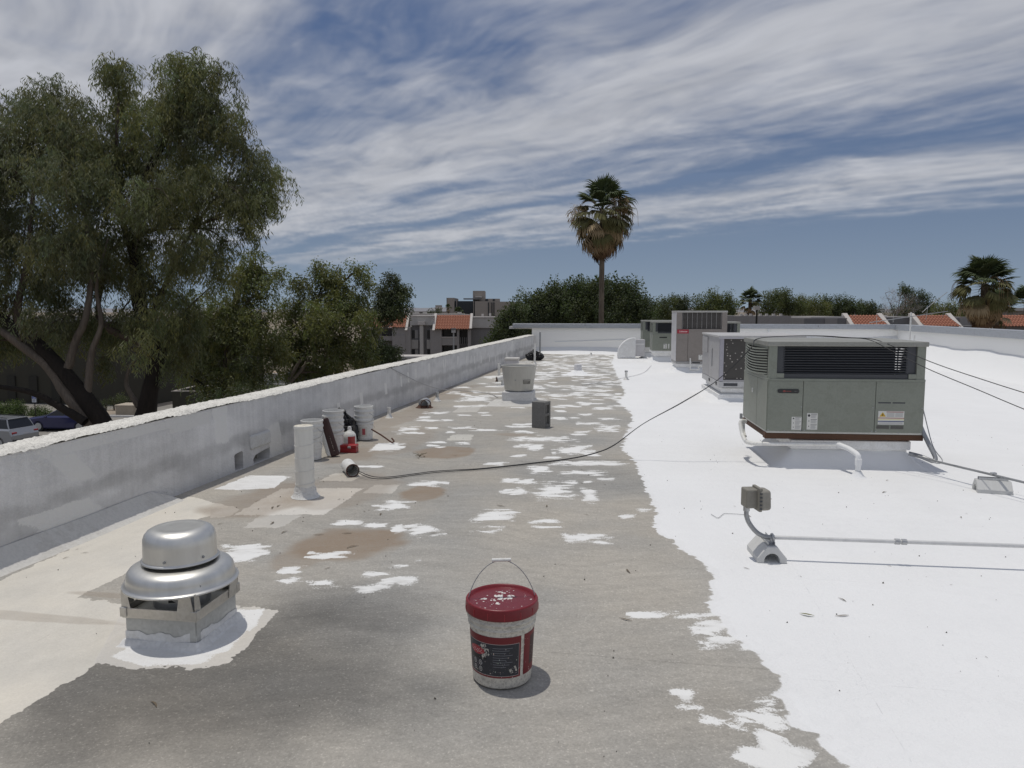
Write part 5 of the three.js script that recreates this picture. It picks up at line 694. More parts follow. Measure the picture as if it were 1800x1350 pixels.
function tree(label, limbs, clumps, kind, dens, lm, bark, seed, o = {}) {
  const t = thing(o.name || 'tree', label, 'tree', [0, 0, 0], 0, o.group);
  limbs.forEach(([pts, r0, r1], i) => part(i ? 'limb' : 'trunk', [taper(pts, r0, r1, 22, 10, 0.35, seed + i)], Array.isArray(bark) ? bark[i % bark.length] : bark, t));
  const r = rng(seed * 7 + 1), nodes = limbs.flatMap(([pts]) => pts.slice(Math.max(1, pts.length - 3))), tw = [];
  for (const [x, y, z, R] of clumps) {                                    // a branch to every clump
    let best = nodes[0], bd = 1e9; for (const n of nodes) { const d = Math.hypot(n[0] - x, (n[1] - y) * 1.3 + (n[1] > y ? 3 : 0), n[2] - z); if (d < bd) { bd = d; best = n; } }
    const mid = [mix(best[0], x, 0.5) + (r() - 0.5) * R * 0.5, mix(best[1], y, 0.45) + R * 0.2, mix(best[2], z, 0.5) + (r() - 0.5) * R * 0.4]; tw.push(taper([best, mid, [x, y, z]], (o.twig || 0.05) * (0.8 + 0.05 * bd), 0.012, 8, 5));
    for (let k = 0; k < 4; k++) { const d = rv(r); tw.push(taper([[x, y, z], [x + d.x * R * 0.5, y + d.y * R * 0.4 + 0.1, z + d.z * R * 0.5], [x + d.x * R * 0.95, y + d.y * R * 0.8 - 0.1 * R, z + d.z * R * 0.95]], 0.018, 0.005, 5, 4)); }
  }
  if (tw.length && !o.noTwigs) part('branches', tw, Array.isArray(bark) ? bark[bark.length - 1] : bark, t);
  if (lm) crown(t, clumps, kind, dens, lm, seed, o);
  return t;
}
const B = { dark: mat(0.028, 0.022, 0.018, 0.95, { map: barkTex }), pale: mat(0.21, 0.18, 0.15, 0.85, { map: barkTex }), brown: mat(0.13, 0.10, 0.08, 0.9, { map: barkTex }), grey: mat(0.22, 0.20, 0.19, 0.95) };
const L = { euc: leafMat(0.158, 0.180, 0.062, 0.5), euc2: leafMat(0.150, 0.172, 0.072, 0.5), olive: leafMat(0.135, 0.158, 0.034, 0.5), ficus: leafMat(0.058, 0.085, 0.016), far: leafMat(0.092, 0.12, 0.024), dark: leafMat(0.065, 0.09, 0.024) };
// the two big eucalyptus by the parking lot
tree('eucalyptus with dark trunks leaning left, at the left edge of the picture',
  [[[[-16.654, -3.576, -21.101], [-16.949, -2.287, -21.179], [-17.697, -1.182, -21.161], [-18.534, -0.17, -21.119], [-19.369, 0.659, -21.059], [-20.291, 1.304, -20.965], [-21.77, 2.501, -20.831]], 0.36, 0.12], [[[-16.94, -2.84, -21.126], [-17.501, -2.011, -21.112], [-18.338, -0.998, -21.07], [-18.843, -0.225, -21.06], [-19.639, 0.438, -20.99], [-20.653, 1.12, -20.885], [-22.855, 1.77, -21.593]], 0.24, 0.09], [[[-17.315, -1.881, -20.647], [-18.217, -1.34, -20.547], [-18.902, -0.98, -20.466], [-19.655, -0.817, -20.353], [-21.087, -0.619, -20.128]], 0.15, 0.05], [[[-18.403, -0.354, -21.123], [-18.226, -0.077, -21.181], [-18.055, 0.659, -21.283], [-17.739, 1.396, -21.41], [-17.581, 2.869, -21.584], [-17.794, 4.711, -21.731], [-18.189, 6.552, -21.846]], 0.15, 0.03], [[[-17.66, -1.182, -21.167], [-17.596, -0.63, -21.233], [-17.504, 0.383, -21.35], [-17.225, 1.212, -21.48], [-17.393, 2.501, -21.579], [-17.052, 3.974, -21.784]], 0.13, 0.03], [[[-19.697, 0.659, -21.002], [-19.777, 1.12, -21.034], [-19.933, 1.672, -21.063], [-19.597, 3.422, -21.294], [-19.451, 5.632, -21.539], [-18.943, 8.026, -21.864]], 0.14, 0.03]],
  [[-19.439, 7.105, -21.688, 1.443], [-21.02, 5.703, -22.297, 1.581], [-18.855, 8.21, -21.897, 0.962], [-18.992, 8.762, -21.929, 0.629], [-19.787, 3.882, -21.308, 1.702], [-17.73, 5.376, -20.788, 1.419], [-20.659, 7.013, -21.47, 1.147], [-18.68, 7.813, -22.907, 1.195], [-18.378, 6.921, -21.851, 1.295], [-21.831, 6.184, -21.187, 1.758], [-19.922, 2.537, -22.17, 1.079], [-21.329, 3.422, -20.998, 1.573], [-20.214, 2.132, -21.061, 0.888], [-24.013, 4.569, -22.692, 1.904], [-19.264, 4.17, -23.464, 1.203], [-17.825, 3.699, -20.606, 1.17], [-21.027, 1.672, -20.876, 0.777], [-20.876, 8.484, -22.599, 0.771], [-18.076, 5.799, -22.81, 1.157], [-20.559, 0.811, -21.89, 0.694], [-19.05, 1.482, -22.214, 0.732], [-20.828, 0.659, -20.809, 0.74], [-20.429, 0.579, -22.908, 0.561], [-19.217, 1.377, -23.195, 0.682], [-18.573, 1.405, -20.249, 0.603]], 'euc', 105, L.euc2, [B.dark, B.pale, B.dark, B.pale, B.pale, B.brown], 11, { name: 'eucalyptus_tree', group: 'eucalyptus trees by the parking lot', tilt: 0.5 });
tree('tall drooping eucalyptus with upright dark trunk, second from the left edge',
  [[[[-16.635, -4.368, -22.045], [-16.553, -2.45, -22.25], [-16.377, -1.587, -22.366], [-16.203, -0.628, -22.491], [-15.989, 0.197, -22.61], [-16.341, 0.811, -22.611], [-16.64, 1.674, -22.645], [-16.794, 2.921, -22.743], [-16.895, 4.456, -22.878], [-16.654, 5.99, -23.072], [-15.733, 7.717, -23.401], [-14.91, 9.635, -23.733]], 0.40, 0.05], [[[-16.059, -0.148, -22.563], [-16.564, 0.542, -22.546], [-17.234, 0.811, -22.458], [-17.714, 1.099, -22.405], [-18.789, 1.776, -23.307], [-18.276, 4.17, -23.633]], 0.17, 0.04], [[[-16.643, -1.587, -22.32], [-16.955, -1.107, -22.315], [-17.075, -0.762, -22.329], [-16.969, -0.244, -22.398], [-16.784, 0.005, -22.455], [-16.749, 0.236, -22.483]], 0.11, 0.03], [[[-16.848, 3.88, -22.829], [-16.701, 4.226, -22.889], [-16.399, 4.36, -22.954], [-15.682, 4.648, -23.105]], 0.07, 0.03], [[[-16.341, 0.811, -22.611], [-16.236, 1.387, -22.686], [-15.654, 2.921, -22.938], [-14.919, 4.456, -23.216], [-13.801, 5.799, -23.541], [-12.861, 6.374, -23.759]], 0.14, 0.03], [[[-16.797, 3.113, -22.762], [-17.3, 4.839, -22.847], [-17.522, 6.758, -23], [-17.468, 9.252, -23.257]], 0.13, 0.03]],
  [[-15.093, 9.252, -23.663, 1.195], [-14.782, 9.981, -23.789, 0.732], [-15.768, 9.866, -23.609, 0.501], [-14.093, 9.635, -23.873, 0.424], [-17.435, 9.539, -23.292, 0.771], [-17.743, 9.789, -23.264, 0.501], [-18.055, 8.759, -24.128, 0.922], [-15.446, 7.621, -23.441, 1.619], [-13.93, 7.813, -23.719, 1.118], [-12.828, 6.662, -23.793, 0.964], [-12.323, 6.029, -23.816, 0.617], [-13.251, 5.724, -22.608, 1.295], [-15.28, 5.607, -23.269, 1.696], [-17.686, 6.764, -23.992, 1.564], [-18.041, 7.103, -22.946, 1.272], [-16.624, 4.168, -22.896, 1.272], [-14.491, 3.514, -22.176, 1.073], [-13.18, 4.993, -23.567, 0.617], [-12.752, 5.511, -23.692, 0.617], [-18.338, 3.173, -23.523, 1.123], [-15.644, 2.346, -22.882, 0.771], [-19.957, 3.854, -24.334, 1.166], [-14.294, 3.401, -23.218, 0.655], [-16.597, 2.537, -22.738, 0.848], [-12.463, 5.319, -23.722, 0.463], [-13.17, 4.36, -23.506, 0.386], [-13.866, 3.976, -23.348, 0.501], [-15.939, 8.676, -23.462, 0.848], [-14.792, 8.292, -23.619, 1.157], [-14.97, 5.464, -21.269, 1.241], [-15.736, 6.754, -25.344, 1.249], [-17.148, 1.387, -22.53, 0.655], [-15.619, 0.811, -22.734, 0.501], [-14.036, 2.729, -23.195, 0.463], [-18.318, 0.779, -23.289, 0.762], [-15.587, 1.396, -21.778, 0.74], [-15.141, 0.619, -22.797, 0.655], [-14.963, 1.387, -22.903, 0.694], [-15.603, -0.148, -22.641, 0.501], [-15.412, 0.523, -20.702, 0.497], [-17.886, 0.044, -22.27, 0.386]], 'euc', 115, L.euc, [B.dark, B.brown, B.pale, B.pale, B.brown, B.brown], 12, { name: 'eucalyptus_tree', group: 'eucalyptus trees by the parking lot', tilt: 0.5 });
// lower trees behind the parapet
const mids = 'leafy trees behind the parapet';
tree('bushy olive green tree right behind the tall eucalyptus', [[[[-21.637, -4.567, -34.422], [-21.776, -3.167, -34.538], [-22.022, -2.234, -34.588], [-22.841, -1.651, -34.506], [-23.483, -1.243, -34.437], [-23.721, -0.776, -34.443]], 0.16, 0.05], [[[-21.579, -4.567, -34.432], [-21.146, -2.817, -34.68], [-20.944, -1.068, -34.889], [-20.723, 1.265, -35.159], [-19.751, 3.598, -35.557]], 0.2, 0.04], [[[-21.233, -2.817, -34.665], [-20.963, -1.651, -34.827], [-20.728, -0.193, -35.013], [-20.513, 0.828, -35.151]], 0.07, 0.03]],
  [[-19.47, 4.123, -35.657, 0.762], [-20.181, 3.452, -35.469, 0.82], [-19.106, 3.015, -35.609, 1.055], [-20.304, 2.14, -35.317, 1.318], [-21.734, 1.265, -34.986, 1.465], [-22.869, 0.099, -34.676, 1.348], [-21.132, -0.193, -34.944, 1.524], [-19.707, 0.973, -35.303, 1.524], [-19.317, -0.241, -36.268, 1.443], [-22.273, -1.068, -34.662, 1.172], [-20.53, -1.651, -34.901, 1.318], [-19.231, -1.651, -35.124, 1.231], [-18.449, 3.452, -35.765, 0.469], [-21.382, -2.526, -34.669, 0.996], [-24.207, -0.241, -35.432, 0.902], [-19.933, -2.817, -34.887, 0.879]], 'mid', 66, L.olive, [B.dark, B.brown, B.pale], 21, { group: mids, twig: 0.06 });
tree('bushy olive green tree in the middle with pale cut limbs below', [[[[-19.127, -5.218, -38.864], [-19.324, -2.962, -39.055], [-18.893, -0.061, -39.417], [-17.978, 2.517, -39.83], [-17.52, 3.806, -40.036]], 0.2, 0.04], [[[-19.093, -2.161, -38.154], [-18.791, -1.594, -38.262], [-18.489, -1.028, -38.37]], 0.11, 0.09], [[[-19.029, -2.287, -38.153], [-18.539, -1.752, -38.29], [-18.113, -1.154, -38.422]], 0.10, 0.08], [[[-18.18, -0.706, -39.475], [-17.447, -0.641, -39.606], [-16.9, -0.899, -39.674]], 0.06, 0.04], [[[-17.499, 2.517, -39.912], [-16.398, 3.484, -40.196], [-15.831, 3.967, -40.341]], 0.08, 0.03]],
  [[-17.94, 4.064, -39.99, 0.648], [-17.419, 3.484, -40.021, 0.842], [-19.106, 3.161, -39.701, 0.648], [-17.978, 2.517, -39.83, 1.231], [-19.241, 1.711, -39.534, 1.36], [-16.773, 3, -40.084, 0.842], [-15.702, 3.87, -40.353, 0.648], [-15.435, 3.161, -40.328, 0.583], [-16.688, 1.711, -39.97, 1.425], [-18.419, 0.261, -39.53, 1.619], [-19.85, -0.061, -39.253, 1.49], [-16.659, -0.061, -39.799, 1.425], [-15.031, 0.922, -39.155, 0.948], [-17.595, -1.351, -39.51, 1.36], [-19.185, -1.673, -39.207, 0.971], [-15.685, -1.028, -39.869, 1.166], [-15.422, 2.356, -40.251, 0.453], [-15.988, 1.872, -40.106, 0.907], [-16.95, 1.246, -37.84, 1.234], [-16.624, -2.156, -39.596, 0.842]], 'mid', 66, L.olive, [B.dark, B.pale, B.pale, B.pale, B.brown], 22, { group: mids, twig: 0.06 });
tree('drooping dark green tree in front of the tiled apartment roof', [[[[-17.118, -6.032, -44.223], [-17.094, -3.147, -44.514], [-16.677, -0.262, -44.872], [-16.094, 1.181, -45.116], [-15.475, 2.624, -45.365]], 0.2, 0.05], [[[-16.503, -0.063, -44.412], [-16.155, 0.294, -44.507], [-15.631, 0.65, -44.632], [-15.282, 0.9, -44.717]], 0.13, 0.05], [[[-16.582, 0.46, -44.961], [-16.889, 1.722, -45.034], [-17.264, 2.804, -45.077]], 0.08, 0.03]],
  [[-15.493, 3.706, -45.47, 0.507], [-15.126, 3.165, -45.478, 0.725], [-16.013, 2.804, -45.291, 0.797], [-15.469, 2.263, -45.33, 1.015], [-16.353, 1.722, -45.125, 0.87], [-14.694, 2.912, -45.527, 0.435], [-14.963, 1.902, -45.381, 0.652], [-16.671, -0.622, -44.838, 0.942], [-15.772, -0.983, -44.955, 0.87], [-17.189, -1.704, -44.641, 0.942], [-16.118, -1.704, -44.825, 0.797], [-15.454, 1.361, -45.243, 0.652]], 'mid', 84, L.dark, [B.brown, B.pale, B.brown], 23, { group: mids, twig: 0.06 });
tree('low dark shrubby thicket with bare twigs behind the parapet top', [[[[-17.285, -3.753, -30.15], [-17.43, -2.613, -30.239], [-17.064, -1.98, -30.364]], 0.08, 0.02]], [[-18.312, -2.36, -30.113, 0.611], [-17.44, -1.98, -30.3, 0.763], [-16.312, -1.98, -30.493, 0.662], [-19.312, -2.537, -29.925, 0.407], [-15.559, -1.98, -30.621, 0.509]], 'mid', 34, L.dark, B.grey, 24, { group: mids, twig: 0.03, size: 0.7 });
// round dense tree and the tree line to the right
tree('large round dense green tree behind the far end wall', [[[[-4.559, -4.061, -65.934], [-4.609, -1.022, -66.228], [-4.392, 1.004, -66.466]], 0.35, 0.2]], [[-9.267, 1.611, -65.693, 1.73], [-7.774, 2.27, -66.014, 1.527], [-6.173, 2.574, -66.318, 1.628], [-4.171, 2.827, -66.685, 1.73], [-2.267, 2.928, -67.021, 1.73], [-0.755, 2.523, -67.239, 1.628], [0.461, 1.763, -67.371, 1.221], [-10.557, 0.75, -65.387, 1.323], [-8.651, 0.75, -65.713, 1.832], [-5.644, 0.902, -66.242, 2.137], [-2.636, 1.004, -66.766, 2.239], [-0.378, 0.902, -67.142, 1.73], [-7.227, 1.77, -69.116, 2.128], [-3.818, 1.77, -69.699, 2.128], [-10.139, -0.263, -65.358, 1.323], [-1.172, 3.434, -67.259, 0.814], [-3.181, 3.637, -66.935, 0.916], [-5.435, 3.434, -66.53, 0.916], [-7.439, 3.283, -66.172, 0.814]], 'far', 66, L.ficus, B.brown, 31, { size: 0.85 });
tree('dense green tree left of the far wall, beside the apartments', [[[[-10.178, -3.372, -56.887], [-10.31, -0.702, -57.13], [-10.457, 0.188, -57.194]], 0.2, 0.1]], [[-10.338, 0.989, -57.294, 0.805], [-9.799, 0.411, -57.328, 1.073], [-10.764, 0.099, -57.132, 0.715], [-9.432, -0.479, -57.302, 1.073], [-10.31, -0.702, -57.13, 0.984], [-11.188, -0.88, -56.962, 0.671], [-11.005, -1.325, -56.949, 0.805], [-9.555, 1.612, -57.489, 0.894]], 'far', 76, L.ficus, B.brown, 32, { size: 0.75 });
const line = 'trees along the skyline to the right';
const skyline = [['small tree just right of the large round tree', 100, '1', 33], ['pointed dark tree left of the brown unit', 105], ['yellow green tree behind the brown unit', 105], ['dense green tree right of the small fan palm', 110], ['feathery olive tree in the middle of the tree line', 115], ['dark tree with a thin leader above the grey roofs', 118], ['rounded tree at the end of the dark group', 120], ['green tree behind the bare grey branches', 115], ['low tree between the bare branches and the big palm', 110]];
const skyClumps = [[[3.206, 1.837, -102.507, 1.388], [2.453, 1.453, -102.34, 1.234], [3.954, 2.604, -102.711, 0.925], [3.451, 0.839, -102.449, 1.234]], [[5.362, 1.848, -107.973, 1.457], [6.146, 2.654, -108.187, 0.971], [5.022, 3.056, -108.035, 0.729], [6.329, 1.284, -108.082, 1.457], [4.9, 0.8, -107.79, 1.295], [6.612, 3.459, -108.347, 0.486]], [[9.338, 2.654, -108.733, 1.781], [11.087, 3.056, -109.072, 1.619], [12.53, 2.654, -109.278, 1.457], [10.159, 1.284, -108.737, 1.943], [12.393, 1.284, -109.119, 1.619], [8.558, 1.606, -108.495, 1.133]], [[19.648, 2.703, -115.597, 1.866], [21.31, 3.294, -115.94, 1.696], [19, 1.437, -115.36, 1.696], [21.919, 1.859, -115.901, 2.035], [23.166, 2.281, -116.156, 1.357], [20.463, 3.969, -115.862, 0.848]], [[25.53, 2.311, -121.66, 1.773], [27.004, 3.017, -121.982, 1.419], [26.421, 1.252, -121.707, 1.951], [28.163, 1.605, -122.04, 1.419], [24.638, 3.37, -121.613, 0.887]], [[29.499, 3.234, -125.488, 0.728], [30.68, 2.329, -125.6, 1.638], [32.47, 2.51, -125.924, 1.638], [31.596, 1.152, -125.64, 2.002], [33.83, 1.604, -126.067, 1.638], [29.342, 1.876, -125.326, 1.274], [29.487, 3.959, -125.558, 0.273]], [[35.763, 2.157, -128.491, 1.295], [37.135, 1.88, -128.698, 1.295], [38.058, 1.236, -128.791, 1.295], [36.421, 0.96, -128.484, 1.48]], [[40.955, 4.958, -124.56, 1.064], [42.019, 4.076, -124.654, 1.419], [43.604, 3.37, -124.855, 1.241], [44.495, 2.311, -124.902, 1.419], [41.706, 1.87, -124.381, 1.951], [39.531, 1.252, -123.948, 1.596], [43.031, 0.987, -124.52, 1.773]], [[44.072, 1.859, -119.688, 1.187], [45.57, 2.281, -119.986, 1.018], [47.002, 1.605, -120.163, 1.527], [44.924, 0.93, -119.741, 1.357], [48.266, 1.015, -120.321, 1.187]]];
skyline.forEach(([label, d], i) => { const c = skyClumps[i], [x, y, z] = c[0]; tree(label, [[[[x, GY, z], [x + 0.2, GY + 3, z], [x, y, z]], 0.2, 0.08]], c, 'far', [38, 38, 36, 36, 28, 38, 36, 30, 30][i], [L.far, L.dark, L.far, L.far, L.olive, L.ficus, L.dark, L.ficus, L.olive][i], B.brown, 40 + i, { group: line, size: 0.9, noTwigs: i !== 4 }); });
{ const t = tree('bare grey branched tree standing in the skyline row', [[[[35.971, -5.806, -112.444], [36.038, -0.166, -113.016], [36.324, 1.848, -113.265]], 0.2, 0.1], [[[36.184, 0.639, -113.121], [35.273, 2.654, -113.166], [34.528, 4.265, -113.199]], 0.08, 0.02], [[[36.25, 1.445, -113.213], [36.616, 3.459, -113.476], [36.838, 4.507, -113.618]], 0.08, 0.02], [[[36.33, 1.445, -113.226], [37.9, 3.056, -113.655], [39.003, 3.862, -113.924]], 0.08, 0.02]], [[34.861, 3.459, -113.176, 0.971], [35.486, 4.265, -113.363, 0.729], [36.064, 3.056, -113.341, 1.133], [37.261, 3.056, -113.546, 1.133], [38.461, 2.895, -113.735, 1.133], [34.887, 1.848, -113.02, 1.133], [36.889, 1.445, -113.322, 1.295], [39.037, 1.848, -113.729, 0.971]], 'twig', 5.5, mat(0.30, 0.27, 0.26, 0.95), B.grey, 60, { group: line }); }
// ---- fan palms
function fan(seed, R, span, n, droop) {                                     // one fan leaf on its stalk, pointing +x
  const r = rng(seed), pos = [], push = (...v) => v.forEach((q) => pos.push(q.x, q.y, q.z)), P = 0.85 * R; const hub = new THREE.Vector3(P, 0.12 * R, 0);
  for (const w of [0.025]) { const a = new THREE.Vector3(0, 0, -w), b = new THREE.Vector3(0, 0, w), c = hub.clone().add(new THREE.Vector3(0, 0, w * 0.5)), d = hub.clone().add(new THREE.Vector3(0, 0, -w * 0.5)); push(a, b, c, a, c, d); const e = new THREE.Vector3(0, -w * 1.4, 0); push(a, e, hub, b, e, hub); }
  for (let k = 0; k < n; k++) {
    const t = k / (n - 1) * 2 - 1, a = t * span, l = R * (1 - 0.22 * t * t) * (0.9 + 0.2 * r()), dir = new THREE.Vector3(Math.cos(a), 0, Math.sin(a)), sd = new THREE.Vector3(-Math.sin(a), 0.35 * (k % 2 ? 1 : -1), Math.cos(a)), w = R * 0.052;
    const m = hub.clone().addScaledVector(dir, l * 0.55).add(new THREE.Vector3(0, 0.05 * R - 0.06 * droop * R, 0)), m2 = hub.clone().addScaledVector(dir, l * 0.82).add(new THREE.Vector3(0, -droop * R * 0.30, 0)), e = hub.clone().addScaledVector(dir, l * (1 - 0.16 * droop)).add(new THREE.Vector3((r() - 0.5) * 0.06, -droop * R * (0.55 + 0.3 * r()), (r() - 0.5) * 0.06));
    const a1 = m.clone().addScaledVector(sd, w), a2 = m.clone().addScaledVector(sd, -w), b1 = m2.clone().addScaledVector(sd, w * 0.45), b2 = m2.clone().addScaledVector(sd, -w * 0.45);
    push(hub, a1, a2, a1, b1, b2, a1, b2, a2, b1, e, b2);
  }
  const g = new THREE.BufferGeometry(); g.setAttribute('position', new THREE.Float32BufferAttribute(pos, 3)); g.computeVertexNormals(); return g;
}
const PL = { green: leafMat(0.060, 0.085, 0.026, 0.15), olive: leafMat(0.13, 0.125, 0.045, 0.15), straw: mat(0.38, 0.29, 0.17, 0.9), tan: mat(0.27, 0.19, 0.105, 0.9), brown: mat(0.155, 0.095, 0.055, 0.95), trunk: mat(0.22, 0.185, 0.145, 0.95, { map: barkTex }) };
function palm(label, base, top, R, seed, o = {}) {
  const t = thing('fan_palm', label, 'palm tree', base, 0, 'fan palms'), H = top - base[1], r = rng(seed), tr = o.trunk || 0.27;
  const g = lathe([[tr * 1.5, 0], [tr * 1.15, 0.6], [tr, 2], [tr * 0.92, H * 0.5], [tr * 0.85, H - 1.2], [tr * 0.9, H], [0.02, H + 0.1]], 18); { const p = g.attributes.position; for (let i = 0; i < p.count; i++) { const y = p.getY(i); p.setX(i, p.getX(i) * (1 + 0.05 * Math.sin(y * 26)) + (o.lean || 0) * (1 - y / H)); p.setZ(i, p.getZ(i) * (1 + 0.05 * Math.sin(y * 26))); } } part('trunk', [g], PL.trunk, t);
  const fr = [fan(seed, R, 1.5, 28, 0.22), fan(seed + 1, R, 1.4, 26, 0.6), fan(seed + 2, R * 0.95, 1.3, 26, 0.12)], dead = [fan(seed + 3, R * 1.05, 1.0, 18, 0.5), fan(seed + 4, R * 0.95, 0.6, 16, 0.9)];
  const put = (geo, m, az, el, sc, y, nm, roll = 0) => { const f = new THREE.Mesh(metreUVcached(geo), m); f.name = nm; f.castShadow = f.receiveShadow = true; f.rotation.order = 'YZX'; f.rotation.set(roll, az, el); f.scale.setScalar(sc); f.position.set(0, H + y, 0); t.add(f); };
  const nG = o.green ?? 20, nD = o.dead ?? 84;
  for (let k = 0; k < nG; k++) { const q = k / nG, el = mix(1.35, o.low ?? 0.0, Math.pow(q, 0.85)) + (r() - 0.5) * 0.25; put(fr[k % 3], q > 0.8 ? PL.olive : PL.green, k * 2.399 + r() * 0.4, el, 0.85 + r() * 0.3, 0.1 - q * 0.35, 'frond', (r() - 0.5) * 0.5); }
  for (let k = 0; k < nD; k++) { const q = k / nD, el = mix(0.0, -1.45, Math.pow(q, 0.7)) + (r() - 0.5) * 0.22; put(dead[k % 2], q < 0.2 ? PL.olive : q < 0.48 ? (k % 3 ? PL.straw : PL.olive) : q < 0.75 ? PL.tan : PL.brown, k * 2.399 + r() * 0.5, el, (0.9 + r() * 0.3) * (1 - 0.22 * q), -0.15 - q * (o.skirt ?? 1.5), 'dead_frond', (r() - 0.5) * 0.9); }
  for (let k = 0; k < (o.stalks ?? 7); k++) { const a = k * 2.1 + seed + r(), l = R * (1.5 + r() * 0.5), pts = [[0, H, 0], [Math.cos(a) * l * 0.5, H + R * 0.45, Math.sin(a) * l * 0.5], [Math.cos(a) * l * 0.92, H + R * 0.1, Math.sin(a) * l * 0.92], [Math.cos(a) * l, H - R * 0.9, Math.sin(a) * l]]; part('flower_stalk', [taper(pts, 0.022, 0.008, 16, 5)], PL.tan, t); }
  if (o.bloom) for (const [a, d, y] of o.bloom) { const gg = bushSpray(Math.round(seed + 30 + a * 3), 320, 0.7, 0.36, 0.045, 1.6); gg.scale(0.9, 1.0, 0.9); part('flower_cluster', [gg.translate(Math.cos(a) * d, H + y, Math.sin(a) * d)], PL.straw, t); }
  return t;
}
const uvDone = new WeakSet(); function metreUVcached(g) { if (!uvDone.has(g)) { g.setAttribute('uv', new THREE.BufferAttribute(new Float32Array(g.attributes.position.count * 2), 2)); uvDone.add(g); } return g; }
palm('tall fan palm with brown skirt rising above the far end wall', gnd([-2.349, 1.614, -47.508]), [-2.49, 7.961, -48.116][1], 1.15, 71, { bloom: [[3.0, 1.55, -0.2], [0.35, 1.15, 0.35], [-0.4, 1.25, 0.0]], skirt: 1.4, stalks: 9, trunk: 0.19 });
palm('big shaggy fan palm near the right edge of the picture', gnd([24.839, 1.613, -59.291]), [24.97, 3.602, -59.511][1], 1.2, 72, { green: 38, dead: 60, skirt: 1.5, stalks: 12, trunk: 0.25 });
palm('small fan palm on the skyline behind the low grey building', gnd([16.025, 1.606, -112.83]), [15.996, 3.346, -112.998][1], 1.0, 73, { green: 40, dead: 14, low: -0.4, skirt: 1.1, stalks: 0 });
palm('fan palm cut off by the right edge of the picture', gnd([46.528, 1.608, -99.695]), [46.509, 2.713, -99.802][1], 1.2, 74, { green: 34, dead: 6, skirt: 0.6, stalks: 0 });
palm('low fan palm half hidden by the big shaggy palm', gnd([35.866, 1.61, -82.582]), [35.635, 1.783, -82.56][1], 1.2, 75, { green: 26, dead: 8, skirt: 0.6, stalks: 0 });
palm('tiny fan palm in front of the dark glass offices', gnd([-55.544, 1.59, -224.958]), [-55.541, 1.413, -224.941][1], 1.0, 76, { green: 22, dead: 6, skirt: 0.6, stalks: 0 }); palm('tiny slender palm left of the offices', gnd([-58.515, 1.59, -224.45]), [-58.536, 2.825, -224.569][1], 0.7, 77, { green: 18, dead: 8, skirt: 0.8, stalks: 0 });
tree('small round tree among the low roofs before the offices', [[[gnd([-52.093, 1.595, -184.773]), [-52.083, 1.012, -184.717]], 0.2, 0.1]], [[-52.095, 1.741, -184.787, 1.318], [-52.955, 1.303, -184.597, 1.025], [-51.217, 1.012, -184.865, 1.172]], 'far', 7, L.dark, B.brown, 63, { noTwigs: 1, size: 1.3 });
// ---- buildings
const W8 = { wall: mat(0.30, 0.285, 0.275, 0.9, { grime: 1 }), wallDark: mat(0.20, 0.195, 0.195, 0.9, { grime: 1 }), light: mat(0.47, 0.455, 0.43, 0.9, { grime: 1 }), pane: mat(0.02, 0.022, 0.025, 0.15), tile: mat(0.34, 0.142, 0.088, 0.85, { grime: 1 }), blind: mat(0.34, 0.33, 0.32, 0.6), olive: mat(0.046, 0.042, 0.030, 0.9, { grime: 1 }), oliveDark: mat(0.030, 0.028, 0.022, 0.9, { grime: 1 }), conc: mat(0.33, 0.30, 0.27, 0.9, { grime: 1 }), trim: mat(0.55, 0.52, 0.49, 0.85, { grime: 1 }) };  // olive is darkened further to carry the tree shade on these walls
function tiledSlope(w, h, d, pitch = 0.37) {                                // barrel tiles: real rolls and stepped courses; rises h over depth d
  const n = Math.round(w / pitch), rows = Math.round(Math.hypot(h, d) / 0.45), pos = [], tri = (a, b, c) => pos.push(...a, ...b, ...c), K = 5;
  for (let j = 0; j < rows; j++) for (let i = 0; i < n; i++) { const x0 = -w / 2 + i * w / n, t0 = j / rows, t1 = (j + 1) / rows; for (let k = 0; k < K; k++) { const q = (m) => { const a = m / K; return [x0 + a * w / n, 0.12 * Math.abs(Math.sin(a * Math.PI))]; }; const [xa, ya] = q(k), [xb, yb] = q(k + 1), lift = 0.08; const A = [xa, h * t0 + ya + lift, -d * t0], Bb = [xb, h * t0 + yb + lift, -d * t0], Cc = [xb, h * t1 + yb, -d * t1], D = [xa, h * t1 + ya, -d * t1], E = [xa, h * t0 + ya - 0.02, -d * t0], Ff = [xb, h * t0 + yb - 0.02, -d * t0]; tri(A, Bb, Cc); tri(A, Cc, D); tri(E, Ff, Bb); tri(E, Bb, A); } }
  const g = new THREE.BufferGeometry(); g.setAttribute('position', new THREE.Float32BufferAttribute(pos, 3)); g.computeVertexNormals(); return g;
}
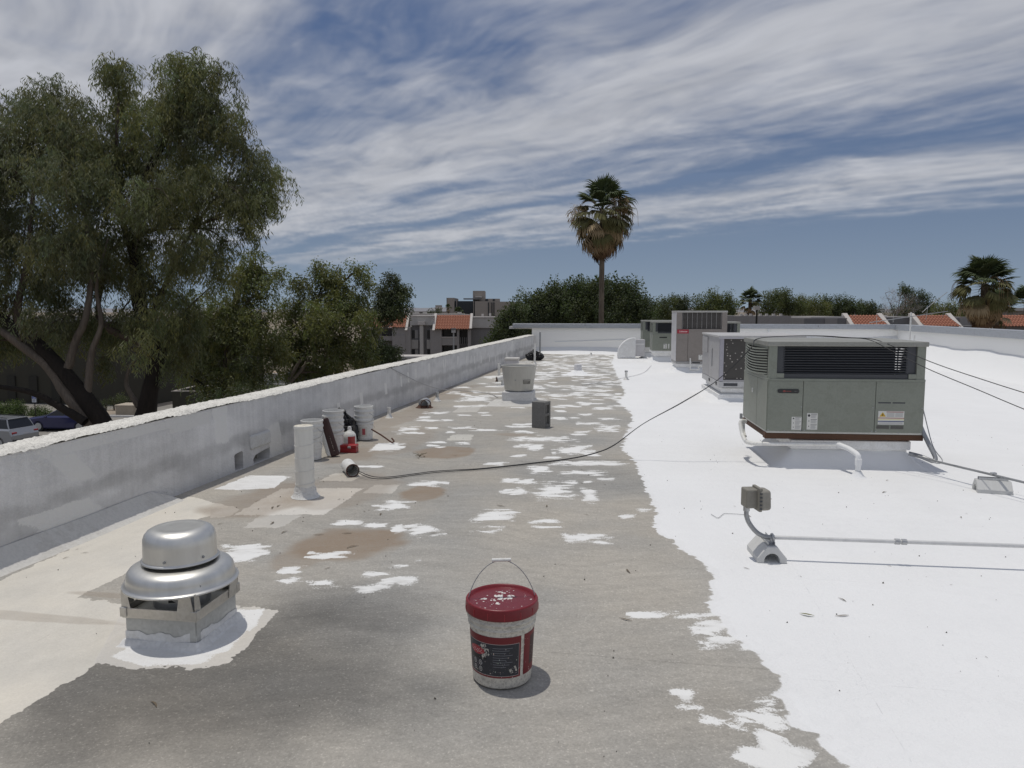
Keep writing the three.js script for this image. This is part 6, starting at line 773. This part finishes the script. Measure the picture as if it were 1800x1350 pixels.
function block(name, label, cat, origin, turn, S, ox, oy, build, group) {      // facade drawn in units of S metres from (ox, oy); build gets helpers
  const t = thing(name, label, cat, origin, turn, group), X = (p) => (p - ox) * S, Y = (p) => (oy - p) * S;
  const put = (nm, m, x0, x1, y0, y1, z0, z1, parent = t) => part(nm, [box(X(x1) - X(x0), Y(y0) - Y(y1), z1 - z0, (X(x0) + X(x1)) / 2, (Y(y0) + Y(y1)) / 2, (z0 + z1) / 2)], m, parent);
  build({ t, X, Y, S, put, win: (x0, x1, y0, y1, z, blind) => { const f = put('window', W8.wallDark, x0, x1, y0, y1, z - 0.10, z + 0.03); put('pane', W8.pane, x0 + 0.7, x1 - 0.7, y0 + 0.8, y1 - 0.8, z + 0.032, z + 0.04, f); if (blind) put('blind', W8.blind, (x0 + x1) / 2, x1 - 0.7, y0 + 0.8, y1 - 0.8, z + 0.042, z + 0.05, f); return f; }, slope: (x0, x1, yt, yb, d, z) => { const g = tiledSlope(X(x1) - X(x0), Y(yt) - Y(yb), d); g.translate((X(x0) + X(x1)) / 2, Y(yb), z); const s = part('tiled_roof', [g], W8.tile, t); return s; }, rake: (xt, xb, yt, yb, d, z, w = 0.35) => { const h = Y(yt) - Y(yb); part('roof_parapet', [xf(prism([[0, -0.5], [0.2, -0.5], [-d, h + 0.25], [-d - 0.2, h + 0.25], [-d - 0.2, -0.5]].map(([a, b]) => [a, b]), w), 0, 0, 0, 0, -Math.PI / 2, 0).translate(X((xt + xb) / 2) + w / 2, Y(yb), z)], W8.trim, t); } });
  return t;
}
block('apartment_building', 'grey stucco apartments with red tiled roofs across the road', 'building', gnd([-28.686, 1.606, -104.168]), YAW, 0.0825, 770, 646, ({ t, X, Y, put, win, slope, rake }) => {
  put('wall', W8.wall, 690, 722, 576, 646, -8, 0.6); put('wall', W8.wallDark, 722, 760, 572, 646, -8, -0.6); put('wall', W8.wall, 756, 776, 579, 646, -8, 0.2); put('wall', W8.wallDark, 774, 826, 577, 646, -8, -1.4); put('wall', W8.wallDark, 826, 900, 560, 646, -8, -2.2); put('wall', W8.wallDark, 640, 690, 578, 646, -8, -1.2);
  put('parapet_band', W8.light, 720, 761, 557, 573, -8.2, -0.3); put('parapet_cap', W8.trim, 719, 762, 556, 557.5, -8.4, -0.2); put('parapet_band', W8.light, 826, 870, 559, 578, -8, -1.9); put('parapet_cap', W8.trim, 826, 872, 558, 560, -8, -1.8);
  put('chimney', W8.light, 738, 744, 572, 646, -0.6, 0.5); put('chimney_cap', W8.trim, 735, 747, 566, 572, -1.0, 0.7);
  slope(645, 713, 556, 577, 3.2, 0.9); slope(763, 826, 556, 580, 3.4, 0.7); rake(718, 712, 555, 575, 3.2, 0.9); rake(766, 760, 555, 575, 3.2, 0.9); rake(828, 827, 555, 572, 3.2, 0.7);
  for (const y of [581, 615, 640]) { win(722, 734, y, y + 16, -0.58, 1); win(749, 757, y, y + 16, -0.58, 0); }
  for (const y of [598.5, 632]) { put('spandrel_panel', W8.light, 721, 734, y, y + 16, -0.6, -0.35); put('spandrel_panel', W8.light, 749, 757, y, y + 16, -0.6, -0.35); }
  for (const y of [582, 611]) { const b = put('balcony', W8.wall, 775, 803, y + 12, y + 26, -1.4, 0.1); put('opening', W8.pane, 776, 803, y, y + 12, -1.5, -1.36, b); put('rail_cap', W8.trim, 775, 803, y + 11.2, y + 12.4, -1.3, 0.2, b); }
  put('pier', W8.wall, 803, 807, 580, 646, -1.4, 0.1); put('pier', W8.wall, 822, 827, 580, 646, -1.4, 0.1); put('stair_opening', W8.pane, 807, 822, 582, 606, -1.5, -1.37); for (const x of [809, 812.5, 816, 819]) put('railing_bar', W8.wallDark, x, x + 0.6, 594, 606, 0, 0.06);
  put('balcony', W8.wall, 690, 713, 590, 646, -1, 0.7); put('opening', W8.pane, 668, 690, 582, 592, -1.3, -1.15); put('balcony_rail', W8.wall, 668, 690, 592, 600, -1.2, 0.2);
  for (const [x, y] of [[757, 553], [752, 554], [800, 553], [843, 553], [857, 552]]) put('roof_vent', W8.trim, x, x + 4, y, y + 5, -7, -6.5);
});
block('carport', 'flat white edged carport in front of the apartments', 'carport', gnd([-28.72, 1.608, -88.872]), YAW, 92 / 1297, 712, 661, ({ put }) => { put('roof_slab', W8.trim, 684, 765, 627, 631, -4, 0); put('under_slab', W8.wallDark, 686, 763, 631, 633, -3.9, -0.1); for (const x of [690, 725, 760]) put('post', W8.wallDark, x, x + 2, 633, 661, -2, -1.8); });
block('street_lamp', 'pale post lamp with square head before the apartments', 'street lamp', gnd([-21.787, 1.608, -85.979]), YAW, 88 / 1297, 797, 666, ({ put }) => { put('post', W8.light, 795.9, 798.1, 585, 666, -0.1, 0.1); put('lamp_head', W8.trim, 793.6, 800.4, 580, 585, -0.25, 0.25); put('lamp_cap', W8.wallDark, 793, 801, 577, 580, -0.3, 0.3); });
block('office_building', 'distant concrete office block with dark glass wall and penthouse', 'building', gnd([-85.958, 1.567, -393.049]), YAW, 0.3084, 840, 574, ({ put }) => {
  put('wall', W8.conc, 787, 799, 524, 574, -30, 2); put('edge_strip', W8.wallDark, 785.5, 787, 524, 574, -30, 1.5); const g = put('glass_wall', W8.pane, 799, 835, 529.5, 574, -30, -1); for (const x of [802.5, 832]) put('mullion', W8.conc, x, x + 1, 529, 574, -1, 0.6, g); put('wall', W8.conc, 835, 860, 530, 574, -40, 1); put('window_strip', W8.pane, 858, 859.6, 532, 574, 0.9, 1.3); put('wall', W8.conc, 860, 905, 530.5, 574, -40, 0.2); for (const x of [864, 867.5]) put('window_strip', W8.pane, x, x + 1.6, 532, 574, 0.2, 0.5);
  put('penthouse', W8.conc, 830, 851, 511, 531, -25, -8); put('ledge', W8.trim, 835, 846, 521, 523, -8, -4); put('canopy', W8.wallDark, 814, 845, 524.5, 526.5, -10, -3); put('roof_unit', W8.conc, 851, 878, 525, 531, -20, -8); put('roof_unit', W8.pane, 852.5, 857, 525.5, 529, -8, -7.5); put('roof_unit', W8.pane, 866, 869, 525.5, 529, -8, -7.5);
});
block('low_building', 'low flat grey building left of the offices', 'building', gnd([-86.128, 1.58, -291.085]), YAW, 0.2313, 745, 582, ({ put }) => { put('wall', W8.conc, 716, 800, 547, 582, -15, 0); put('window_strip', W8.pane, 738, 760, 549, 550.5, 0, 0.3); put('tower', W8.conc, 764, 774, 536, 560, -8, -3); put('tower_cap', W8.trim, 763, 775, 540, 542, -9, -2); });
block('white_roof_building', 'long pale flat roofed building behind the tiled apartments', 'building', gnd([-42.494, 1.6, -145.64]), YAW, 0.1156, 750, 617, ({ put }) => { put('wall', W8.trim, 715, 812, 551.5, 617, -10, 0); for (const [x, w] of [[722, 8], [740, 5], [802, 6]]) put('roof_unit', W8.light, x, x + w, 548.5, 551.6, -6, -3); put('wall', W8.light, 812, 822, 552.5, 617, -10, -1); });
// building with the number plate
{
  const [x, , z] = [-41.124, 1.612, -56.171], t = thing('plain_building', 'windowless dark olive building with number plate behind the eucalyptus', 'building', [x, GY, z], 0);
  part('wall', [box(46, 6.9, 20, -23, 3.45, -10)], W8.olive, t); part('roof_edge', [box(46.3, 0.25, 20.3, -23, 7.0, -10)], W8.oliveDark, t);
  for (let k = 0; k < 9; k++) part('roof_unit', [rbox(1.0 + (k % 3) * 0.5, 0.5, 1.2, 0.03, -3.2 - k * 1.7, 7.35, -3 - (k % 2) * 2)], W8.trim, t);
  for (let k = 0; k < 6; k++) part('pilaster', [box(0.8, 2.4, 0.14, -8.6 - k * 2.2, 1.2, 0.07)], W8.oliveDark, t);
  const [sx, sy] = [-61.157, -2.945, -62.9]; const s = part('number_plate', [box(0.72, 1.0, 0.05, sx - x, sy - GY, 0.1)], mat(0.012, 0.012, 0.012, 0.6), t);
  part('number_print', [box(0.68, 0.96, 0.004, sx - x, sy - GY, 0.13)], drawn(128, 192, (c, w, h) => { c.fillStyle = '#0c0c0c'; c.fillRect(0, 0, w, h); c.fillStyle = '#b9b9b6'; c.fillRect(6, 4, 116, 8); c.font = 'bold 84px sans-serif'; c.fillText('7', 40, 100); c.font = 'bold 26px sans-serif'; c.fillText('101-123', 14, 140); c.fillText('201-224', 14, 174); }), s, { keepUV: true });
}
function hedge(label, c, seed, dens = 320, m = L.hedge) { const t = thing('hedge', label, 'hedge', [0, 0, 0], 0, 'clipped hedges'); part('stems', c.map(([x, y, z, R]) => cyl(0.04, 0.06, 0.6, x, GY + 0.3, z, 6)), B.brown, t); crown(t, c, 'bush', dens, m, seed, { size: 0.8 }); }
L.hedge = leafMat(0.085, 0.14, 0.02);
hedge('bright green mounded hedge behind the silver car', [[-48.295, -5.998, -49.091, 0.703], [-47.559, -5.954, -49.221, 0.747], [-46.864, -6.085, -49.327, 0.527], [-49.161, -6.042, -48.939, 0.703]], 81); hedge('bright green mounded hedge behind the blue car', [[-45.649, -6.173, -49.526, 0.483], [-45.042, -6.26, -49.621, 0.396], [-46.125, -6.26, -49.436, 0.352]], 82);
hedge('dark clipped hedge on the far side of the road', [[-53.35, -5.734, -83.931, 0.638], [-52.512, -5.663, -84.081, 0.709], [-51.672, -5.734, -84.218, 0.567]], 83, 160, L.ficus); hedge('dark shrubs at the foot of the olive building', [[-41.276, -5.478, -53.401, 0.324], [-41.957, -5.662, -53.266, 0.278], [-42.594, -5.754, -53.148, 0.324]], 84, 200, L.dark);
{ const [x, , z] = [-39.107, 1.612, -51.419], t = thing('planter', 'beige rendered planter block beside the eucalyptus trunk', 'planter', [x, GY, z], 0.1); part('block', [rbox(1.5, 0.75, 1.5, 0.08, 0, 0.375, 0)], mat(0.42, 0.36, 0.28, 0.9, { grime: 1 }), t); part('rim', [rbox(1.56, 0.12, 1.56, 0.04, 0, 0.77, 0)], mat(0.46, 0.40, 0.32, 0.9, { grime: 1 }), t); part('kerb_edge', [box(7, 0.15, 0.2, -1.8, 0.075, 1.6)], M.stucco, t); }
{ const [x, , z] = [-35.144, 1.613, -51.077], t = thing('trash_enclosure', 'dark olive walled trash enclosure beside the path', 'enclosure', [x, GY, z], YAW); const w = W8.olive; part('wall', [box(4.6, 1.9, 0.2, 2.3, 0.95, 0)], w, t); part('wall', [box(0.2, 1.9, 4, 0.1, 0.95, -2.1)], w, t); part('wall', [box(0.2, 1.9, 4, 4.5, 0.95, -2.1)], w, t); part('wall', [box(4.6, 1.9, 0.2, 2.3, 0.95, -4.2)], w, t); part('wall_cap', [box(4.7, 0.06, 0.28, 2.3, 1.93, 0), box(0.28, 0.06, 4.3, 0.1, 1.93, -2.1), box(4.7, 0.06, 0.28, 2.3, 1.93, -4.2)], W8.conc, t); }
{ const [x, , z] = [-56.478, 1.608, -84.127], t = thing('low_wall', 'low pale wall along the far pavement', 'wall', [x, GY, z], 0); part('wall_face', [box(9, 1.0, 0.25, -0.5, 0.5, 0)], W8.light, t); part('cap', [box(9.1, 0.08, 0.34, -0.5, 1.04, 0)], W8.trim, t); }
{ const [x, , z] = [-42.355, 1.613, -45.767], t = thing('parking_sign', 'blue and white accessible parking sign on a post', 'sign', [x, GY, z], 0.1); part('post', [cyl(0.03, 0.03, 2.1, 0, 1.05, 0, 8)], B.dark, t); part('sign_plate', [box(0.32, 0.58, 0.02, 0, 1.86, 0.04)], drawn(96, 176, (c, w, h) => { c.fillStyle = '#c9cbd0'; c.fillRect(0, 0, w, h); c.fillStyle = '#26408f'; c.fillRect(6, 6, w - 12, 92); c.strokeStyle = '#e4e6ea'; c.lineWidth = 7; c.beginPath(); c.arc(48, 66, 20, 0.2, 4.4); c.stroke(); c.beginPath(); c.moveTo(46, 24); c.lineTo(48, 52); c.lineTo(66, 54); c.lineTo(74, 78); c.stroke(); c.fillStyle = '#33415f'; for (let i = 0; i < 4; i++) c.fillRect(12, 112 + i * 15, 70 - i * 6, 6); }), t, { keepUV: true }); }
// low buildings to the right with tiled roofs, seen over the parapet
const rowHouse = (label, d, oy, build) => block('row_house', label, 'building', gnd([30.829, 1.609, -91.915]), YAW, 85 / 1297, 1600, 666.5, build, 'tiled row houses beyond the right parapet');
rowHouse('row house with three red tiled roofs between pale slanted parapets', 85, 0, ({ put, slope, rake }) => {
  put('wall', W8.wallDark, 1423, 1500, 556, 670, -9, -1.5); put('parapet_cap', W8.trim, 1438, 1496, 553, 556, -9, -2); put('wall', W8.wall, 1460, 1482, 556.2, 670, -3, -1.4);
  put('wall', W8.wallDark, 1500, 1830, 569, 670, -9, -0.2); for (const [a, b] of [[1506, 1563], [1627, 1688], [1747, 1850]]) { slope(a, b, 552, 571, 3.0, 0.3); rake(a - 3, a - 3, 551, 569, 3.0, 0.35, 0.55); if (b < 1800) rake(b + 3, b + 3, 551, 569, 3.0, 0.35, 0.55); }
  put('parapet_wall', W8.wallDark, 1567, 1622, 555, 569, -8, -2.6); put('parapet_cap', W8.trim, 1567, 1622, 553, 555.2, -8.2, -2.5); put('parapet_wall', W8.wallDark, 1692, 1742, 555.5, 569, -8, -2.6); put('parapet_wall', W8.wall, 1711, 1742, 554, 569, -7, -2.5);
  for (const [x, y] of [[1596, 551], [1702, 551], [1541, 550.5], [1649, 550.5]]) put('roof_vent', W8.trim, x, x + 5, y, y + 5, -6, -5.4);
});
block('grey_building', 'low grey building with a row of small roof caps left of the row house', 'building', gnd([12.285, 1.61, -81.61]), YAW, 78 / 1297, 1330, 681, ({ put }) => { put('wall', W8.wall, 1270, 1391, 555.5, 681, -8, 0); put('wall', W8.light, 1271, 1292, 554.5, 681, -9, -0.5); for (const x of [1303, 1311.5, 1320, 1337, 1348, 1360, 1373]) { put('roof_cap', W8.trim, x, x + 3.4, 551.5, 556, -0.6, -0.2); put('roof_cap_wing', W8.wall, x + 3.4, x + 6, 553.6, 556, -0.5, -0.3); } put('roof_unit', W8.trim, 1384, 1394, 562.5, 566, -4, -2); });
block('street_lamp', 'dark post lamp beside the small fan palm', 'street lamp', gnd([11.34, 1.61, -75.332]), YAW, 72 / 1297, 1330, 692, ({ put }) => { put('post', W8.oliveDark, 1329, 1331.4, 545, 692, -0.08, 0.08); put('lamp_head', W8.light, 1325, 1334, 538, 545, -0.3, 0.3); });
block('far_house', 'pale grey house roof at the right edge behind the palm', 'building', gnd([59.483, 1.604, -132.49]), YAW, 120 / 1297, 1775, 634, ({ put }) => { put('wall', W8.wall, 1758, 1800, 546, 634, -8, 0); put('roof_slab', W8.light, 1756, 1800, 541, 546, -9, 1); });
// ---- cars
function car(label, pos, turn, paint, suv, o = {}) {
  const t = thing('car', label, 'car', pos, turn), m = new THREE.MeshPhysicalMaterial({ color: rgb(...paint), roughness: 0.35, metalness: 0.4, clearcoat: 1, clearcoatRoughness: 0.08, side: THREE.DoubleSide }), h = suv ? 1.76 : 1.45, glass = mat(0.012, 0.013, 0.015, 0.08), belt = suv ? 1.08 : 0.95, Lh = 2.35;
  const low = [[-2.3, 0.35], [-2.35, 0.62], [-2.2, belt - 0.16], [-1.1, belt], [2.15, belt + 0.02], [2.33, 0.8], [2.30, 0.38], [1.85, 0.3], [-1.9, 0.28]];
  part('body', [xf(prism(low, 1.62, 0.11), 0, 0, -0.81)], m, t);
  const cab = suv ? [[-1.15, belt - 0.03], [-0.45, h - 0.07], [1.75, h - 0.07], [2.18, belt - 0.03]] : [[-1.05, belt - 0.03], [-0.25, h - 0.05], [0.95, h - 0.05], [1.85, belt - 0.03]];
  const cg = prism(cab, 1.36, 0.06); { const p = cg.attributes.position; for (let i = 0; i < p.count; i++) { const k = (p.getY(i) - belt) / (h - belt); p.setZ(i, (p.getZ(i) - 0.68) * (1.13 - 0.16 * k)); } cg.computeVertexNormals(); } part('windows', [toCreasedNormals(cg.deleteAttribute('uv') && cg, 0.5)], glass, t);
  const rx0 = suv ? -0.5 : -0.3, rx1 = suv ? 1.85 : 1.0; part('roof', [rbox(rx1 - rx0, 0.06, 1.26, 0.028, (rx0 + rx1) / 2, h - 0.02, 0)], m, t);
  for (const s of [-1, 1]) { for (const [a, b] of suv ? [[[-1.1, belt], [-0.45, h - 0.04]], [[0.15, belt], [0.18, h - 0.04]], [[1.15, belt], [1.18, h - 0.04]], [[2.12, belt], [1.8, h - 0.04]]] : [[[-1.05, belt], [-0.25, h - 0.04]], [[0.35, belt], [0.36, h - 0.04]], [[1.85, belt], [0.98, h - 0.04]]]) part('pillar', [taper([[a[0], a[1], s * 0.80], [(a[0] + b[0]) / 2, (a[1] + b[1]) / 2, s * 0.76], [b[0], b[1], s * 0.655]], 0.045, 0.04, 4, 6)], m, t);
    part('mirror', [rbox(0.16, 0.12, 0.16, 0.04, -0.85, belt + 0.07, s * 1.0)], m, t); part('tail_light', [rbox(0.10, 0.16, 0.30, 0.03, 2.33, belt - 0.14, s * 0.70)], mat(0.28, 0.01, 0.012, 0.25), t); part('headlight', [rbox(0.16, 0.12, 0.32, 0.03, -2.30, belt - 0.28, s * 0.66)], mat(0.6, 0.6, 0.6, 0.15), t);
    for (const x of [-1.45, 1.42]) { const w = part('wheel', [cyl(0.36, 0.36, 0.24, x, 0.36, s * 0.80, 28, Math.PI / 2)], mat(0.018, 0.018, 0.018, 0.8), t); part('rim', [cyl(0.23, 0.23, 0.02, x, 0.36, s * 0.925, 20, Math.PI / 2)], M.galv, w); } }
  part('bumper', [rbox(0.14, 0.24, 1.75, 0.05, 2.36, 0.5, 0)], suv ? mat(0.05, 0.05, 0.055, 0.5) : m, t); part('licence_plate', [box(0.012, 0.14, 0.32, 2.42, belt - 0.25, 0)], M.paleGrey, t);
  if (suv) part('roof_rails', [tube([[-0.4, h + 0.05, 0.58], [1.7, h + 0.05, 0.58]], 0.02, 4, 6), tube([[-0.4, h + 0.05, -0.58], [1.7, h + 0.05, -0.58]], 0.02, 4, 6)], M.black, t);
  return t;
}
car('silver sport utility car parked at the left edge, rear to the camera', gnd([-37.911, 1.614, -37.862]), -0.10, [0.28, 0.29, 0.31], true);  // silver paint darkened to include some shade of the trees
car('dark blue sedan parked beside the silver car', gnd([-38.175, 1.613, -43.933]), 0.10, [0.012, 0.016, 0.09], false);
car('white car on the far side of the road behind the eucalyptus trunk', gnd([-63.922, 1.607, -92.029]), 0.1, [0.5, 0.5, 0.52], true); car('dark car parked behind the pale cut limbs', gnd([-37.33, 1.609, -79.245]), 0.3, [0.03, 0.03, 0.035], true); car('pale car under the trees left of the carport', gnd([-30.564, 1.609, -80.402]), 1.3, [0.45, 0.45, 0.46], false);

scene.traverse((o) => { if (o.isMesh) { o.castShadow = true; o.receiveShadow = true; } });
renderer.render(scene, camera);
